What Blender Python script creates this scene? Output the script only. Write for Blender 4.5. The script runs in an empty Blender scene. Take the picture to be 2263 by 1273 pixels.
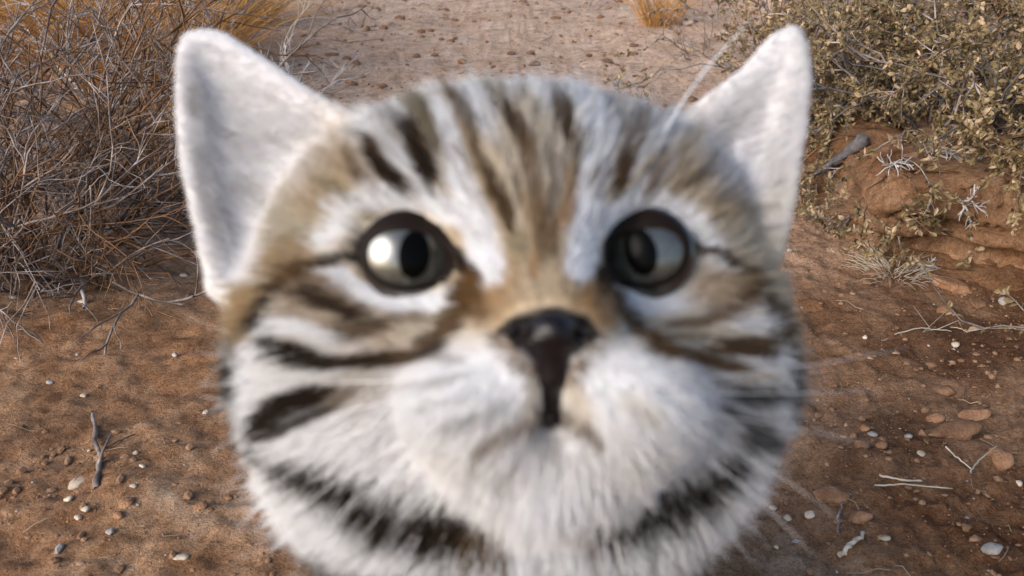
import bpy, math, random
import numpy as np
from mathutils import Vector, Matrix
from mathutils.bvhtree import BVHTree
from mathutils.kdtree import KDTree

rng = np.random.default_rng(7)
random.seed(7)
S = bpy.context.scene
COL = S.collection

# ------------------------------------------------------------------ camera, sky, sun, exposure
PITCH = math.radians(25.0)
CAM = np.array([0.0, 0.0, 0.33])
FPX = 2019.0                      # focal length for a picture 2263 wide
cam_d = bpy.data.cameras.new('camera')
cam_o = bpy.data.objects.new('camera', cam_d)
COL.objects.link(cam_o)
cam_o.location = CAM
cam_o.rotation_euler = (math.radians(90) - PITCH, 0, 0)
cam_d.sensor_width = 36.0
cam_d.lens = 36.0 * FPX / 2263.0
cam_d.clip_start = 0.01
cam_d.clip_end = 2000
cam_d.dof.use_dof = True
cam_d.dof.focus_distance = 0.66
cam_d.dof.aperture_fstop = (cam_d.lens / 1000.0) / 0.0017
S.camera = cam_o

SUN_AZ = math.radians(-46.0)      # measured from straight behind the camera, negative = left
SUN_EL = math.radians(27.0)
sun_dir = np.array([math.sin(SUN_AZ) * math.cos(SUN_EL), -math.cos(SUN_AZ) * math.cos(SUN_EL), math.sin(SUN_EL)])
W = bpy.data.worlds.new('World')
S.world = W
W.use_nodes = True
wn = W.node_tree.nodes
sky = wn.new('ShaderNodeTexSky')
sky.sky_type = 'NISHITA'
sky.sun_disc = False
sky.sun_elevation = SUN_EL
sky.sun_rotation = math.atan2(sun_dir[0], sun_dir[1])
sky.air_density = 1.0
sky.dust_density = 2.0
wn['Background'].inputs['Strength'].default_value = 0.09
W.node_tree.links.new(sky.outputs['Color'], wn['Background'].inputs['Color'])
sun_l = bpy.data.lights.new('sun', 'SUN')
sun_l.energy = 1.5
sun_l.angle = math.radians(40)
sun_l.color = (1.0, 0.965, 0.92)
sun_o = bpy.data.objects.new('sun', sun_l)
COL.objects.link(sun_o)
sun_o.rotation_euler = Vector(sun_dir).to_track_quat('Z', 'Y').to_euler()
S.view_settings.view_transform = 'Standard'
S.view_settings.look = 'None'
S.view_settings.exposure = 1.26
S.view_settings.gamma = 1.0
S.render.engine = 'CYCLES'
S.cycles_curves.shape = 'RIBBONS'
S.cycles.max_bounces = 6
S.cycles.diffuse_bounces = 4
S.cycles.transparent_max_bounces = 8

# ------------------------------------------------------------------ helpers
RIGHT = np.array([1.0, 0, 0])
FWD = np.array([0, math.cos(PITCH), -math.sin(PITCH)])
UP = np.array([0, math.sin(PITCH), math.cos(PITCH)])

def W2(u, v, D):
    """a spot seen in direction (u, v), D metres deep, as a point in the world"""
    return CAM + FWD * D + RIGHT * ((u - 1131.5) / FPX * D) - UP * ((v - 636.5) / FPX * D)

def to_face(P):
    """world points -> u, v, depth"""
    q = P - CAM
    d = q @ FWD
    dd = np.maximum(d, 1e-3)
    return (q @ RIGHT) / dd * FPX + 1131.5, 636.5 - (q @ UP) / dd * FPX, d

def lin(r, g, b):
    def f(c):
        c /= 255.0
        return c / 12.92 if c <= 0.04045 else ((c + 0.055) / 1.055) ** 2.4
    return (f(r), f(g), f(b))

def sstep(a, b, x):
    t = np.clip((x - a) / (b - a), 0, 1)
    return t * t * (3 - 2 * t)

def hash3(i, j, k, seed=0):
    h = (i.astype(np.int64) * 374761393 + j.astype(np.int64) * 668265263 + k.astype(np.int64) * 2147483647 + seed * 974634777) & 0xFFFFFFFF
    h = ((h ^ (h >> 13)) * 1274126177) & 0xFFFFFFFF
    h = (h ^ (h >> 16)) & 0xFFFFFFFF
    return h / 4294967295.0

def noise2(x, y, seed=0):
    x = np.asarray(x, float); y = np.asarray(y, float)
    xi = np.floor(x); yi = np.floor(y)
    fx = x - xi; fy = y - yi
    fx = fx * fx * (3 - 2 * fx); fy = fy * fy * (3 - 2 * fy)
    z = np.zeros_like(xi)
    a = hash3(xi, yi, z, seed); b = hash3(xi + 1, yi, z, seed)
    c = hash3(xi, yi + 1, z, seed); d = hash3(xi + 1, yi + 1, z, seed)
    return (a * (1 - fx) + b * fx) * (1 - fy) + (c * (1 - fx) + d * fx) * fy - 0.5

def noise3(p, seed=0):
    i = np.floor(p); f = p - i; f = f * f * (3 - 2 * f)
    r = 0
    for dx in (0, 1):
        for dy in (0, 1):
            for dz in (0, 1):
                w = (f[:, 0] if dx else 1 - f[:, 0]) * (f[:, 1] if dy else 1 - f[:, 1]) * (f[:, 2] if dz else 1 - f[:, 2])
                r = r + w * hash3(i[:, 0] + dx, i[:, 1] + dy, i[:, 2] + dz, seed)
    return r - 0.5

def tag(o, label=None, cat=None, group=None, kind=None):
    if label: o['label'] = label
    if cat: o['category'] = cat
    if group: o['group'] = group
    if kind: o['kind'] = kind
    return o

def link(name, data, mat=None, parent=None):
    o = bpy.data.objects.new(name, data)
    COL.objects.link(o)
    if mat is not None:
        data.materials.append(mat)
    if parent is not None:
        o.parent = parent
        o.matrix_parent_inverse = Matrix.Translation(parent.location).inverted()
    return o

def empty(name, loc):
    o = bpy.data.objects.new(name, None)
    o.empty_display_size = 0.02
    COL.objects.link(o)
    o.location = loc
    return o

def np_mesh(name, V, F, smooth=True):
    """mesh from numpy vertices and an array of faces with equal corner count"""
    me = bpy.data.meshes.new(name)
    V = np.ascontiguousarray(V, np.float32)
    F = np.ascontiguousarray(F, np.int32)
    n, k = F.shape
    me.vertices.add(len(V)); me.vertices.foreach_set('co', V.ravel())
    me.loops.add(n * k); me.loops.foreach_set('vertex_index', F.ravel())
    me.polygons.add(n)
    me.polygons.foreach_set('loop_start', np.arange(0, n * k, k, dtype=np.int32))
    me.polygons.foreach_set('use_smooth', np.full(n, smooth))
    me.update(calc_edges=True)
    me.validate()
    return me

def set_col(me, name, C):
    a = me.attributes.new(name, 'FLOAT_COLOR', 'POINT')
    a.data.foreach_set('color', np.concatenate([C, np.ones((len(C), 1))], 1).astype(np.float32).ravel())

# ------------------------------------------------------------------ materials
def new_mat(name):
    m = bpy.data.materials.new(name)
    m.use_nodes = True
    return m, m.node_tree.nodes, m.node_tree.links, m.node_tree.nodes['Principled BSDF']

def noisy_mat(name, c1, c2, scale, rough=0.85, bump=0.3, bump_scale=None, c3=None, spec=0.3, dist=0.001):
    m, n, l, b = new_mat(name)
    tc = n.new('ShaderNodeTexCoord')
    t = n.new('ShaderNodeTexNoise'); t.inputs['Scale'].default_value = scale; t.inputs['Detail'].default_value = 6
    t.inputs['Roughness'].default_value = 0.65
    l.new(tc.outputs['Object'], t.inputs['Vector'])
    r = n.new('ShaderNodeValToRGB')
    r.color_ramp.elements[0].position = 0.32; r.color_ramp.elements[0].color = (*c1, 1)
    r.color_ramp.elements[1].position = 0.68; r.color_ramp.elements[1].color = (*c2, 1)
    if c3:
        e = r.color_ramp.elements.new(0.5); e.color = (*c3, 1)
    l.new(t.outputs['Fac'], r.inputs['Fac'])
    oi = n.new('ShaderNodeObjectInfo')
    hs = n.new('ShaderNodeHueSaturation')
    mr = n.new('ShaderNodeMapRange'); mr.inputs['To Min'].default_value = 0.75; mr.inputs['To Max'].default_value = 1.2
    l.new(oi.outputs['Random'], mr.inputs['Value']); l.new(mr.outputs['Result'], hs.inputs['Value'])
    l.new(r.outputs['Color'], hs.inputs['Color'])
    l.new(hs.outputs['Color'], b.inputs['Base Color'])
    b.inputs['Roughness'].default_value = rough
    b.inputs['Specular IOR Level'].default_value = spec
    if bump:
        t2 = n.new('ShaderNodeTexNoise'); t2.inputs['Scale'].default_value = bump_scale or scale * 3; t2.inputs['Detail'].default_value = 8
        l.new(tc.outputs['Object'], t2.inputs['Vector'])
        bp = n.new('ShaderNodeBump'); bp.inputs['Strength'].default_value = bump; bp.inputs['Distance'].default_value = dist
        l.new(t2.outputs['Fac'], bp.inputs['Height']); l.new(bp.outputs['Normal'], b.inputs['Normal'])
    return m

def soil_mat():
    m, n, l, b = new_mat('soil')
    tc = n.new('ShaderNodeTexCoord')
    def nz(scale, detail=8, rough=0.6, dist=0.0):
        t = n.new('ShaderNodeTexNoise')
        t.inputs['Scale'].default_value = scale; t.inputs['Detail'].default_value = detail
        t.inputs['Roughness'].default_value = rough; t.inputs['Distortion'].default_value = dist
        l.new(tc.outputs['Object'], t.inputs['Vector'])
        return t.outputs['Fac']
    def ramp(f, stops):
        r = n.new('ShaderNodeValToRGB')
        r.color_ramp.elements[0].position = stops[0][0]; r.color_ramp.elements[0].color = (*stops[0][1], 1)
        r.color_ramp.elements[1].position = stops[-1][0]; r.color_ramp.elements[1].color = (*stops[-1][1], 1)
        for p, c in stops[1:-1]:
            e = r.color_ramp.elements.new(p); e.color = (*c, 1)
        l.new(f, r.inputs['Fac'])
        return r.outputs['Color']
    def mix(fac, a, c, mode='MIX'):
        x = n.new('ShaderNodeMix'); x.data_type = 'RGBA'; x.blend_type = mode
        if isinstance(fac, float): x.inputs[0].default_value = fac
        else: l.new(fac, x.inputs[0])
        l.new(a, x.inputs[6]); l.new(c, x.inputs[7])
        return x.outputs[2]
    at = n.new('ShaderNodeAttribute'); at.attribute_name = 'tint'
    base = ramp(nz(9, 10, 0.7, 0.4), [(0.30, (0.20, 0.085, 0.040)), (0.44, (0.35, 0.180, 0.092)), (0.57, (0.46, 0.27, 0.155)), (0.69, (0.55, 0.39, 0.28))])
    pale = ramp(nz(14, 10, 0.7), [(0.3, (0.50, 0.32, 0.21)), (0.7, (0.76, 0.57, 0.45))])
    c = mix(at.outputs['Fac'], base, pale)
    grain = ramp(nz(240, 4, 0.8), [(0.30, (0.55, 0.5, 0.45)), (0.5, (1, 1, 1)), (0.72, (1.25, 1.25, 1.25))])
    c = mix(1.0, c, grain, 'MULTIPLY')
    blot = ramp(nz(55, 6, 0.75, 0.6), [(0.33, (0.55, 0.48, 0.42)), (0.52, (1, 1, 1)), (0.7, (1.18, 1.16, 1.15))])
    c = mix(0.9, c, blot, 'MULTIPLY')
    grit = ramp(nz(900, 3, 0.8), [(0.34, (0.45, 0.40, 0.36)), (0.47, (1, 1, 1)), (0.60, (1.05, 1.05, 1.05)), (0.70, (1.6, 1.65, 1.7))])
    c = mix(0.85, c, grit, 'MULTIPLY')
    ad = n.new('ShaderNodeAttribute'); ad.attribute_name = 'shade_clay'  # darkening: painted shade on the ground, dark clay colour on the bank
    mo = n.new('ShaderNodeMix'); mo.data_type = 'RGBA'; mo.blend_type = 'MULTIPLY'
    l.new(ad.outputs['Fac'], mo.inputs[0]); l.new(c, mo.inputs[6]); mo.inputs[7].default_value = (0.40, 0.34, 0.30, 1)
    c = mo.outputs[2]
    l.new(c, b.inputs['Base Color'])
    b.inputs['Roughness'].default_value = 0.95
    b.inputs['Specular IOR Level'].default_value = 0.15
    h1 = nz(160, 10, 0.75); h2 = nz(600, 4, 0.7)
    mm = n.new('ShaderNodeMath'); mm.operation = 'MULTIPLY_ADD'; mm.inputs[1].default_value = 0.35
    l.new(h2, mm.inputs[0]); l.new(h1, mm.inputs[2])
    bp = n.new('ShaderNodeBump'); bp.inputs['Strength'].default_value = 1.0; bp.inputs['Distance'].default_value = 0.006
    l.new(mm.outputs[0], bp.inputs['Height']); l.new(bp.outputs['Normal'], b.inputs['Normal'])
    return m

def attr_mat(name, attr, rough=0.6, spec=0.2, trans=0.0, bump=False, dark=1.0):
    m, n, l, b = new_mat(name)
    at = n.new('ShaderNodeAttribute'); at.attribute_name = attr
    l.new(at.outputs['Color'], b.inputs['Base Color'])
    b.inputs['Roughness'].default_value = rough
    b.inputs['Specular IOR Level'].default_value = spec
    if trans:
        tr = n.new('ShaderNodeBsdfTranslucent'); l.new(at.outputs['Color'], tr.inputs['Color'])
        mx = n.new('ShaderNodeMixShader'); mx.inputs[0].default_value = trans
        out = n['Material Output']
        l.new(b.outputs[0], mx.inputs[1]); l.new(tr.outputs[0], mx.inputs[2]); l.new(mx.outputs[0], out.inputs['Surface'])
    return m

M_SOIL = soil_mat()
M_TWIG = noisy_mat('grey_bark', (0.085, 0.062, 0.052), (0.42, 0.36, 0.35), 60, c3=(0.20, 0.155, 0.135), bump=0.5, bump_scale=500)
M_TWIG_BROWN = noisy_mat('brown_bark', (0.06, 0.028, 0.015), (0.26, 0.14, 0.07), 60, bump=0.5, bump_scale=500)
M_TWIG_PALE = noisy_mat('bleached_bark', (0.26, 0.24, 0.23), (0.56, 0.52, 0.50), 70, bump=0.4, bump_scale=500)
M_TWIG_DARK = noisy_mat('weathered_bark', (0.05, 0.05, 0.055), (0.22, 0.20, 0.20), 90, bump=0.8, bump_scale=300)
M_GOLD = noisy_mat('dry_golden_grass', (0.34, 0.14, 0.035), (0.68, 0.40, 0.14), 25, bump=0, rough=0.7)
M_STRAW = noisy_mat('pale_straw', (0.36, 0.29, 0.21), (0.62, 0.54, 0.44), 25, bump=0, rough=0.7)
M_LITTER = noisy_mat('litter', (0.14, 0.09, 0.055), (0.42, 0.32, 0.22), 12, bump=0)
M_LEAF = noisy_mat('olive_leaf', (0.075, 0.052, 0.024), (0.36, 0.265, 0.125), 45, c3=(0.17, 0.122, 0.055), bump=0, rough=0.6)
M_LEAF_DRY = noisy_mat('dry_leaf', (0.14, 0.085, 0.045), (0.46, 0.34, 0.21), 45, bump=0, rough=0.7)
M_STONE = noisy_mat('pale_quartz', (0.36, 0.27, 0.19), (0.64, 0.54, 0.43), 160, bump=0.4, dist=0.0006)
M_CLOD = noisy_mat('clay_clod', (0.15, 0.068, 0.034), (0.34, 0.19, 0.105), 120, bump=0.9, bump_scale=500, dist=0.0015)
M_SOILBIT = noisy_mat('soil_crumb', (0.16, 0.075, 0.038), (0.40, 0.24, 0.14), 90, bump=0)
M_GREY = noisy_mat('grey_stone', (0.24, 0.21, 0.19), (0.44, 0.40, 0.37), 140, bump=0.5, dist=0.0008)

# ------------------------------------------------------------------ terrain
def G(u, v, z=0.0):
    """where the line of sight (u, v) meets the level z"""
    d = FWD + RIGHT * ((u - 1131.5) / FPX) - UP * ((v - 636.5) / FPX)
    t = (z - CAM[2]) / d[2]
    return CAM + d * t

BANK_H = 0.090
bank_px = [(1700, 100), (1715, 190), (1735, 300), (1775, 400), (1835, 490), (1885, 560), (1905, 592), (1960, 602), (2060, 606), (2170, 628), (2300, 640), (2500, 690), (2900, 800)]
bank_pts = np.array([G(u, v)[:2] for u, v in bank_px])
# resample the foot of the bank evenly
seg = np.linalg.norm(np.diff(bank_pts, axis=0), axis=1)
cum = np.concatenate([[0], np.cumsum(seg)])
NB = 420
tb = np.linspace(0, cum[-1], NB)
bank_line = np.stack([np.interp(tb, cum, bank_pts[:, i]) for i in (0, 1)], 1)
k = np.ones(9) / 9
for _ in range(2):
    pad = np.pad(bank_line, ((4, 4), (0, 0)), 'edge')
    bank_line = np.stack([np.convolve(pad[:, i], k, 'valid') for i in (0, 1)], 1)
bank_line += 0.012 * np.stack([noise2(tb * 22, tb * 0, 3), noise2(tb * 22, tb * 0, 4)], 1)
bt = np.gradient(bank_line, axis=0); bt /= np.linalg.norm(bt, axis=1)[:, None]
bn_in = np.stack([-bt[:, 1], bt[:, 0]], 1)          # towards the raised side
if bn_in[NB // 2 + 60] @ np.array([0.3, 1.0]) < 0: bn_in = -bn_in

def bank_sd(x, y):
    """distance inwards (positive on the raised side) from the foot of the bank"""
    sh = np.shape(x)
    P = np.stack([np.ravel(x), np.ravel(y)], 1)
    out = np.full(len(P), -9.0)
    near = (P[:, 0] > -0.2) & (P[:, 1] > 0.0)
    idx = np.nonzero(near)[0]
    L = bank_line[::6]; N = bn_in[::6]; T = bt[::6]
    for a in range(0, len(idx), 40000):
        ii = idx[a:a + 40000]
        d = P[ii][:, None, :] - L[None]
        dd = np.sum(d * d, 2)
        j = np.argmin(dd, 1)
        s = np.sum(d[np.arange(len(ii)), j] * N[j], 1)
        r = np.sqrt(dd[np.arange(len(ii)), j])
        out[ii] = np.where(np.abs(s) > 0.3 * r, np.sign(s) * r, s)
    return out.reshape(sh)

def height(x, y):
    x = np.asarray(x, float); y = np.asarray(y, float)
    h = 0.022 * noise2(x * 2.3, y * 2.3, 1) + 0.010 * noise2(x * 7, y * 7, 2) + 0.006 * noise2(x * 19, y * 19, 5)
    h = h + 0.0045 * noise2(x * 48, y * 60, 6) + 0.0035 * noise2(x * 120, y * 120, 7) + 0.0022 * noise2(x * 260, y * 260, 8)
    rough = sstep(0.05, 0.3, x) * (1 - sstep(0.7, 1.1, y)) + 0.7 * (1 - sstep(0.42, 0.55, y))
    h = h + rough * (0.008 * np.abs(noise2(x * 70, y * 70, 9)) + 0.004 * np.abs(noise2(x * 180, y * 180, 10)))
    h = h + 0.5 * noise2(x * 0.07, y * 0.07, 11) * sstep(4, 20, np.hypot(x, y))
    # the ground under the kitten is level
    h = h * (1 - 0.8 * np.exp(-((x) ** 2 + (y - 0.22) ** 2) / 0.02))
    s = bank_sd(x, y)
    h = h + (BANK_H - 0.006) * sstep(0.018, 0.045, s) + 0.05 * sstep(0.05, 0.9, s)
    return h

def axis(lo, dense_lo, dense_hi, hi, step, growth):
    a = list(np.arange(dense_lo, dense_hi, step))
    s, x = step, dense_hi
    while x < hi:
        a.append(x); s *= growth; x += s
    a.append(hi)
    s, x, b = step, dense_lo, []
    while x > lo:
        s *= growth; x -= s; b.append(x)
    return np.array(b[::-1] + a)

ax = axis(-300, -0.45, 0.75, 300, 0.0034, 1.035)
ay = axis(-300, 0.30, 1.10, 400, 0.0034, 1.03)
X, Y = np.meshgrid(ax, ay)
H = height(X, Y)
nx, ny = len(ax), len(ay)
idx = np.arange(nx * ny).reshape(ny, nx)
Fq = np.stack([idx[:-1, :-1], idx[:-1, 1:], idx[1:, 1:], idx[1:, :-1]], -1).reshape(-1, 4)
gm = np_mesh('ground', np.stack([X, Y, H], -1).reshape(-1, 3), Fq)
def tint(x, y):
    t = 0.5 + 1.4 * noise2(x * 3.1 + 5, y * 2.2, 20) + 0.9 * noise2(x * 9, y * 8, 21)
    path = np.exp(-((x - 0.10 * y) / (0.22 + 0.22 * y)) ** 2) * sstep(0.6, 1.4, y)
    return np.clip(t * 0.55 + path * 1.2 - 0.10, 0, 1)
a = gm.attributes.new('tint', 'FLOAT', 'POINT')
a.data.foreach_set('value', tint(X, Y).astype(np.float32).ravel())
def shade_clay(x, y):  # shade painted into the soil colour at lower right, broken up by noise
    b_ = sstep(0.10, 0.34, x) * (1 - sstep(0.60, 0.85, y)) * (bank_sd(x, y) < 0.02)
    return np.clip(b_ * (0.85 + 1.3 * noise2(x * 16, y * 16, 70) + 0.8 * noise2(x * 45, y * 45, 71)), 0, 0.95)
a = gm.attributes.new('shade_clay', 'FLOAT', 'POINT')
a.data.foreach_set('value', shade_clay(X, Y).astype(np.float32).ravel())
ground = link('ground', gm, M_SOIL)
tag(ground, 'reddish brown desert soil strewn with grit', kind='structure')

# face of the bank: strata, ledges and an undercut foot
prof = [(-0.035, -0.012), (-0.012, -0.004), (0.004, 0.002), (0.022, 0.008), (0.034, 0.014), (0.026, 0.023), (0.002, 0.029), (-0.002, 0.033), (0.001, 0.040),
        (0.008, 0.044), (0.004, 0.049), (0.000, 0.056), (0.004, 0.064), (0.010, 0.072), (0.016, 0.079), (0.026, 0.0835), (0.040, 0.086), (0.060, 0.085), (0.085, 0.078)]
prof = np.array(prof)
pl = np.concatenate([[0], np.cumsum(np.linalg.norm(np.diff(prof, axis=0), axis=1))])
NP = 70
tp = np.linspace(0, pl[-1], NP)
pr = np.stack([np.interp(tp, pl, prof[:, i]) for i in (0, 1)], 1)
TB, TP = np.meshgrid(tb, tp, indexing='ij')
off = pr[None, :, 0] + 0.020 * noise2(TB * 14, TP * 18, 31) + 0.010 * noise2(TB * 40, TP * 60, 32) + 0.006 * noise2(TB * 110, TP * 130, 33) + 0.003 * noise2(TB * 260, TP * 260, 34)
# cracks between lumps
cr = np.abs(noise2(TB * 26 + 3 * noise2(TB * 30, TP * 30, 39), TP * 34, 35))
off += 0.012 * np.exp(-(cr / 0.03) ** 2) * sstep(0.02, 0.05, TP)
zz = pr[None, :, 1] + 0.008 * noise2(TB * 18, TP * 20, 36) * sstep(0.0, 0.03, TP) + 0.003 * noise2(TB * 100, TP * 100, 37)
PX = bank_line[:, None, 0] + bn_in[:, None, 0] * off
PY = bank_line[:, None, 1] + bn_in[:, None, 1] * off
PZ = zz + 0 * PX
lowz = height(bank_line[:, 0], bank_line[:, 1])
PZ = PZ + (lowz[:, None]) * (1 - sstep(0.0, 0.06, TP))
idx = np.arange(NB * NP).reshape(NB, NP)
Fb = np.stack([idx[:-1, :-1], idx[1:, :-1], idx[1:, 1:], idx[:-1, 1:]], -1).reshape(-1, 4)
bm_ = np_mesh('earth_bank', np.stack([PX, PY, PZ], -1).reshape(-1, 3), Fb)
a = bm_.attributes.new('tint', 'FLOAT', 'POINT')
a.data.foreach_set('value', np.full(NB * NP, 0.0, np.float32))
a = bm_.attributes.new('shade_clay', 'FLOAT', 'POINT')  # here the clay's own darker red-brown
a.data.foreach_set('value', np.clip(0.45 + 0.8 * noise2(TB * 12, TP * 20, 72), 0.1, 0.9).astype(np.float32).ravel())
bank = link('earth_bank', bm_, M_SOIL)
tag(bank, 'low crumbling bank of reddish clay with an undercut foot', kind='structure')
BANKBVH = BVHTree.FromPolygons(np.stack([PX, PY, PZ], -1).reshape(-1, 3).tolist(), Fb.tolist())

def hz(x, y):
    return float(height(np.array([x]), np.array([y]))[0])

def ground_at(u, v):
    """the terrain point seen along (u, v)"""
    d = FWD + RIGHT * ((u - 1131.5) / FPX) - UP * ((v - 636.5) / FPX)
    d = d / np.linalg.norm(d)
    hit = BANKBVH.ray_cast(Vector(CAM), Vector(d), 5.0)
    ts = np.arange(0.15, 4.0, 0.004)
    Pp = CAM + d * ts[:, None]
    below = np.nonzero(Pp[:, 2] < height(Pp[:, 0], Pp[:, 1]))[0]
    t = ts[below[0]] if len(below) else 4.0
    if hit[0] is not None and hit[3] < t:
        return np.array(hit[0])
    p = CAM + d * t
    return np.array([p[0], p[1], hz(p[0], p[1])])

# ------------------------------------------------------------------ tubes, twigs, leaves
class Soup:
    def __init__(self): self.V = []; self.F = []; self.n = 0
    def add(self, V, F):
        self.V.append(np.asarray(V, float)); self.F.append(np.asarray(F, int) + self.n); self.n += len(V)
    def tube(self, P, R, sides=4):
        P = np.asarray(P, float); R = np.asarray(R, float)
        T = np.gradient(P, axis=0); T /= np.maximum(np.linalg.norm(T, axis=1), 1e-9)[:, None]
        ref = np.array([0.31, 0.2, 0.93])
        if abs(T[0] @ ref) > 0.9: ref = np.array([1.0, 0.1, 0])
        A = np.cross(T, ref); A /= np.maximum(np.linalg.norm(A, axis=1), 1e-9)[:, None]
        B = np.cross(T, A)
        ang = np.arange(sides) * 2 * math.pi / sides
        V = P[:, None] + R[:, None, None] * (A[:, None] * np.cos(ang)[None, :, None] + B[:, None] * np.sin(ang)[None, :, None])
        m = len(P)
        i = np.arange(m * sides).reshape(m, sides)
        F = np.stack([i[:-1], np.roll(i, -1, 1)[:-1], np.roll(i, -1, 1)[1:], i[1:]], -1).reshape(-1, 4)
        V = np.concatenate([V.reshape(-1, 3), P[-1:] + T[-1:] * R[-1] * 0.8])
        tip = m * sides
        last = i[-1]
        cap = np.array([[last[j], last[(j + 1) % sides], tip, tip] for j in range(sides)])
        self.add(V, F)
        self.F[-1] = np.concatenate([self.F[-1], cap + (self.n - len(V))])
    def build(self, name, mat, parent=None, smooth=True, **kw):
        V = np.concatenate(self.V); F = np.concatenate(self.F)
        me = bpy.data.meshes.new(name)
        deg = F[:, 2] == F[:, 3]
        if deg.any():
            me.from_pydata(V.tolist(), [], F[~deg].tolist() + F[deg][:, :3].tolist())
            me.polygons.foreach_set('use_smooth', np.full(len(me.polygons), smooth))
        else:
            me = np_mesh(name, V, F, smooth)
        o = link(name, me, mat, parent)
        tag(o, **kw)
        return o

def unit(v): return v / max(np.linalg.norm(v), 1e-9)

def twig(sp, p, d, length, r, depth, rnd, wig=0.25, shoots=5, ang=1.0, droop=0.0, leaves=None, leafn=0):
    n = max(3, int(4 + depth * 2))
    P = [p.copy()]; dd = unit(d)
    for i in range(n):
        dd = unit(dd + rnd.normal(0, wig, 3) + np.array([0, 0, -droop]))
        P.append(P[-1] + dd * length / n)
    P = np.array(P)
    R = np.linspace(r, r * 0.45, len(P))
    sp.tube(P, R, 4 if depth else 3)
    if leaves is not None and depth <= 1:
        for _ in range(leafn):
            t = rnd.uniform(0.25, 1.0) * n; i = min(int(t), n - 1)
            leaves.append((P[i] + (P[i + 1] - P[i]) * (t - i), unit(dd + rnd.normal(0, 0.9, 3))))
    if depth <= 0: return
    for s in range(shoots):
        t = rnd.uniform(0.2, 1.0) * n; i = min(int(t), n - 1)
        base = P[i] + (P[i + 1] - P[i]) * (t - i)
        side = unit(np.cross(unit(P[i + 1] - P[i]), rnd.normal(0, 1, 3)))
        nd = unit(unit(P[i + 1] - P[i]) + side * ang * rnd.uniform(0.5, 1.3))
        twig(sp, base, nd, length * rnd.uniform(0.28, 0.6), r * 0.6, depth - 1, rnd, wig, max(2, shoots - 1), ang, droop, leaves, leafn)

def leaf_mesh(name, leaves, size, mat, parent, rnd, **kw):
    V = []; F = []
    for p, d in leaves:
        s = size * rnd.uniform(0.5, 1.35)
        side = unit(np.cross(d, rnd.normal(0, 1, 3))); up = np.cross(side, d)
        w = s * rnd.uniform(0.18, 0.34); cu = rnd.uniform(-0.5, 0.9) * s
        k0 = len(V)
        V += [p, p + d * s * 0.28 + side * w * 0.8 + up * w * 0.5, p + d * s * 0.68 + side * w * 0.9 + up * (w * 0.5 + cu * 0.35), p + d * s * 0.95 + up * cu,
              p + d * s * 0.68 - side * w * 0.9 + up * (w * 0.5 + cu * 0.35), p + d * s * 0.28 - side * w * 0.8 + up * w * 0.5, p + d * s * 0.5 + up * cu * 0.1]
        F += [(k0 + i_, k0 + (i_ + 1) % 6, k0 + 6) for i_ in range(6)]
    o = link(name, np_mesh(name, np.array(V), np.array(F), False), mat, parent)
    tag(o, **kw)
    return o

def shrub(name, base, label, cat, nb, spread, length, r, mats, seed, depth=2, shoots=5, leaf=None, leafn=0, upb=0.55, group=None, lean=(0, 0), leafmat=None, leafsize=0.006, wig=0.2):
    rnd = np.random.default_rng(seed)
    root = empty(name, base)
    tag(root, label, cat, group)
    leaves = [] if leaf else None
    for i in range(nb):
        a = rnd.uniform(0, 2 * math.pi)
        rr = spread * math.sqrt(rnd.uniform(0, 1))
        b = np.array([base[0] + rr * 0.35 * math.cos(a), base[1] + rr * 0.35 * math.sin(a), 0])
        b[2] = hz(b[0], b[1]) - 0.004
        d = unit(np.array([math.cos(a) * rr / spread * 1.2 + lean[0], math.sin(a) * rr / spread * 1.2 + lean[1], upb + rnd.uniform(-0.15, 0.5)]))
        sp = Soup()
        twig(sp, b, d, length * rnd.uniform(0.6, 1.1), r * rnd.uniform(0.7, 1.2), depth, rnd, wig, shoots, 1.0, 0.02, leaves, leafn)
        sp.build('branch', mats[rnd.integers(len(mats))], root)
    if leaf:
        rnd.shuffle(leaves)
        h = len(leaves) * 2 // 3
        leaf_mesh('foliage', leaves[:h], leafsize, leafmat[0], root, rnd, kind='stuff')
        leaf_mesh('foliage', leaves[h:], leafsize, leafmat[1], root, rnd, kind='stuff')
    return root

def grass_tuft(name, base, label, n, h, spread, mat, seed, cat='grass tuft', lean=0.6, group=None, w=0.0011):
    rnd = np.random.default_rng(seed)
    sp = Soup()
    for i in range(n):
        a = rnd.uniform(0, 2 * math.pi); r = spread * rnd.uniform(0, 1)
        x = base[0] + r * math.cos(a) * 0.5; y = base[1] + r * math.sin(a) * 0.5
        p = np.array([x, y, hz(x, y) - 0.002])
        d = unit(np.array([math.cos(a) * lean * rnd.uniform(0.1, 1.2), math.sin(a) * lean * rnd.uniform(0.1, 1.2), 1]))
        L = h * rnd.uniform(0.35, 1.1); P = [p]
        for s in range(5):
            d = unit(d + rnd.normal(0, 0.12, 3) + np.array([math.cos(a), math.sin(a), -0.5]) * 0.12)
            P.append(P[-1] + d * L / 5)
        sp.tube(P, np.linspace(w, w * 0.3, 6) * rnd.uniform(0.5, 1.2), 3)
    root = empty(name, base)
    tag(root, label, cat, group)
    sp.build('blade', mat, root, kind='stuff')
    return root

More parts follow.
